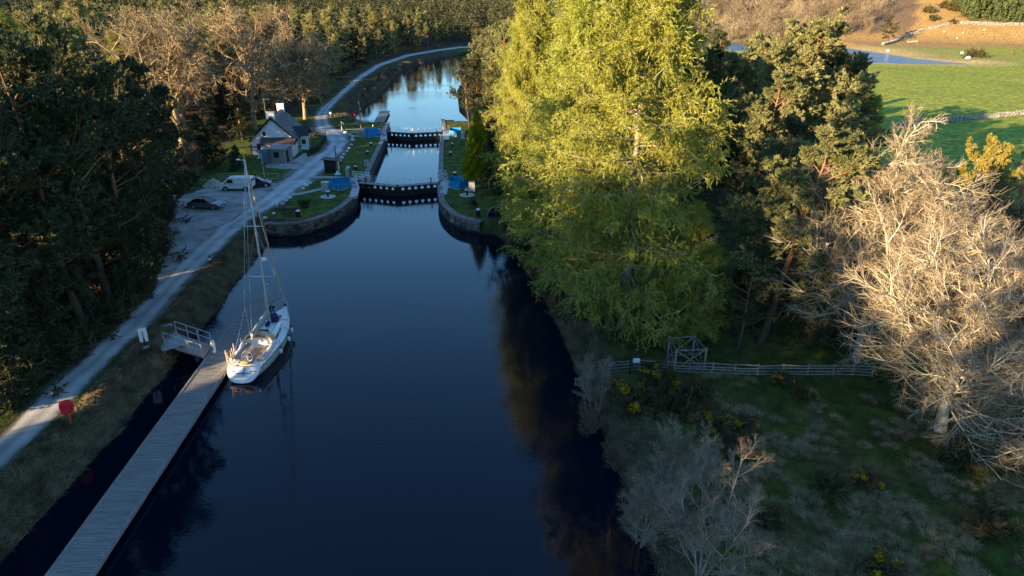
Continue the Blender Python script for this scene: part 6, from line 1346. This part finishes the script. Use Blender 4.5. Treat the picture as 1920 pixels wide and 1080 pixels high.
g_ = ground_at(1665,80); plant(darkpines[0],(g_[0],g_[1]),.8,'round olive-green tree where the climbing stone wall meets the hillside wood',sx=1.3)

# ------------------------------------------------------------------ grass that nobody could count
def blades(name, pts, n_each, rad, L, Wd, lean, m, label, seed, bend=.5):
    r = np.random.default_rng(seed); P0 = np.repeat(np.array(pts), n_each, 0); N = len(P0); a = r.uniform(0,6.283,N); q = rad*np.sqrt(r.random(N)); P0 = P0+np.stack([q*np.cos(a),q*np.sin(a),0*q],-1)
    out = np.stack([np.cos(a),np.sin(a),0*a],-1); l = L*r.uniform(.6,1.25,N); d = unit(out*(lean*r.uniform(.4,1.4,N))[:,None]+np.array([0,0,1.])+r.normal(0,.18,(N,3)))
    w = unit(np.cross(d, r.normal(0,1,(N,3))))*Wd/2; mid = P0+d*(l*.6)[:,None]; tip = mid+unit(d+out*bend-np.array([0,0,bend*.9]))*(l*.55)[:,None]
    V = np.stack([P0-w,P0+w,mid+w*.7,mid-w*.7,tip],1).reshape(-1,3); k = np.arange(N)*5
    o = link(name, np_mesh(name,V,np.stack([k,k+1,k+2,k+3],-1),np.stack([k+3,k+2,k+4],-1)), m); return structure(o,'stuff',label)
def zpts(X, Y, dz=-.03): return np.stack([X,Y,height(X,Y)+dz],-1)
r = np.random.default_rng(60)
X = r.uniform(9,44,9000); Y = r.uniform(21,50,9000); k = (noise2(X,Y,10,1)+.5*noise2(X,Y,4.5,8) > -.05+.5*sstep(38,48,Y)) & (sdf(X,Y,CANAL) > 2.5) & (Y < 45); X, Y = X[k][:640], Y[k][:640]
blades('tussock_grass', zpts(X,Y), 190, .3, .44, .019, .75, 'straw', 'pale dead tussocks scattered over the shaded meadow', 61, .9)
X = r.uniform(7,46,160000); Y = r.uniform(20,58,160000); k = sdf(X,Y,CANAL) > .8; X, Y = X[k], Y[k]; blades('meadow_grass', zpts(X,Y), 1, .05, .17, .03, .5, 'grass', 'short green grass of the shaded meadow', 62)
X = r.uniform(-35,-26,240000); Y = r.uniform(20,84,240000); dc = sdf(X,Y,CANAL); dp = sdf(X,Y,PATH_POLY); k = (dc > .05)&(dc < 2.8)&(dp > .6); Xa, Ya = X[k][:42000], Y[k][:42000]; blades('bank_grass', zpts(Xa,Ya), 1, .1, .5, .045, 1.0, 'bracken', 'rough brown grass hanging down the canal bank beside the towpath', 63, .9)
k = (dc > 2.0)&(dp > .15); Xa, Ya = X[k][:38000], Y[k][:38000]; blades('verge_grass', zpts(Xa,Ya), 1, .1, .15, .03, .5, 'grass', 'short green verge grass beside the towpath', 64)
X = r.uniform(-2,12,90000); Y = r.uniform(20,86,90000); dc = sdf(X,Y,CANAL); k = (dc > .0)&(dc < 2.6); X, Y = X[k][:22000], Y[k][:22000]; blades('bank_grass', zpts(X,Y), 1, .1, .5, .03, .9, 'bracken', 'rough brown grass along the wooded bank below the larches', 65, .9)
X = r.uniform(-60,-25,120000); Y = r.uniform(160,330,120000); dc = sdf(X,Y,CANAL); dp = sdf(X,Y,PATH_POLY); k = (dc > .1)&(dc < 5)&(dp > .5); X, Y = X[k][:16000], Y[k][:16000]; blades('bank_grass', zpts(X,Y), 1, .2, .8, .07, .9, 'bracken', 'rough brown growth along the far reach of the canal', 66, .9)
X = r.uniform(-75,-36,80000); Y = r.uniform(20,100,80000); dp = sdf(X,Y,PATH_POLY); dk = sdf(X,Y,PARK_POLY); k = (dp > .6)&(dk > .5)&(noise2(X,Y,9,4) > -.1); X, Y = X[k][:26000], Y[k][:26000]; blades('wood_floor_growth', zpts(X,Y), 1, .2, .45, .05, .8, 'bracken', 'dead bracken and grass on the floor of the towpath wood', 67)
X = r.uniform(2,46,80000); Y = r.uniform(50,100,80000); k = (sdf(X,Y,CANAL) > 1)&(noise2(X,Y,9,4) > 0); X, Y = X[k][:26000], Y[k][:26000]; blades('wood_floor_growth', zpts(X,Y), 1, .2, .4, .05, .8, 'bracken', 'dead bracken on the ground beneath the larches and pines', 68)
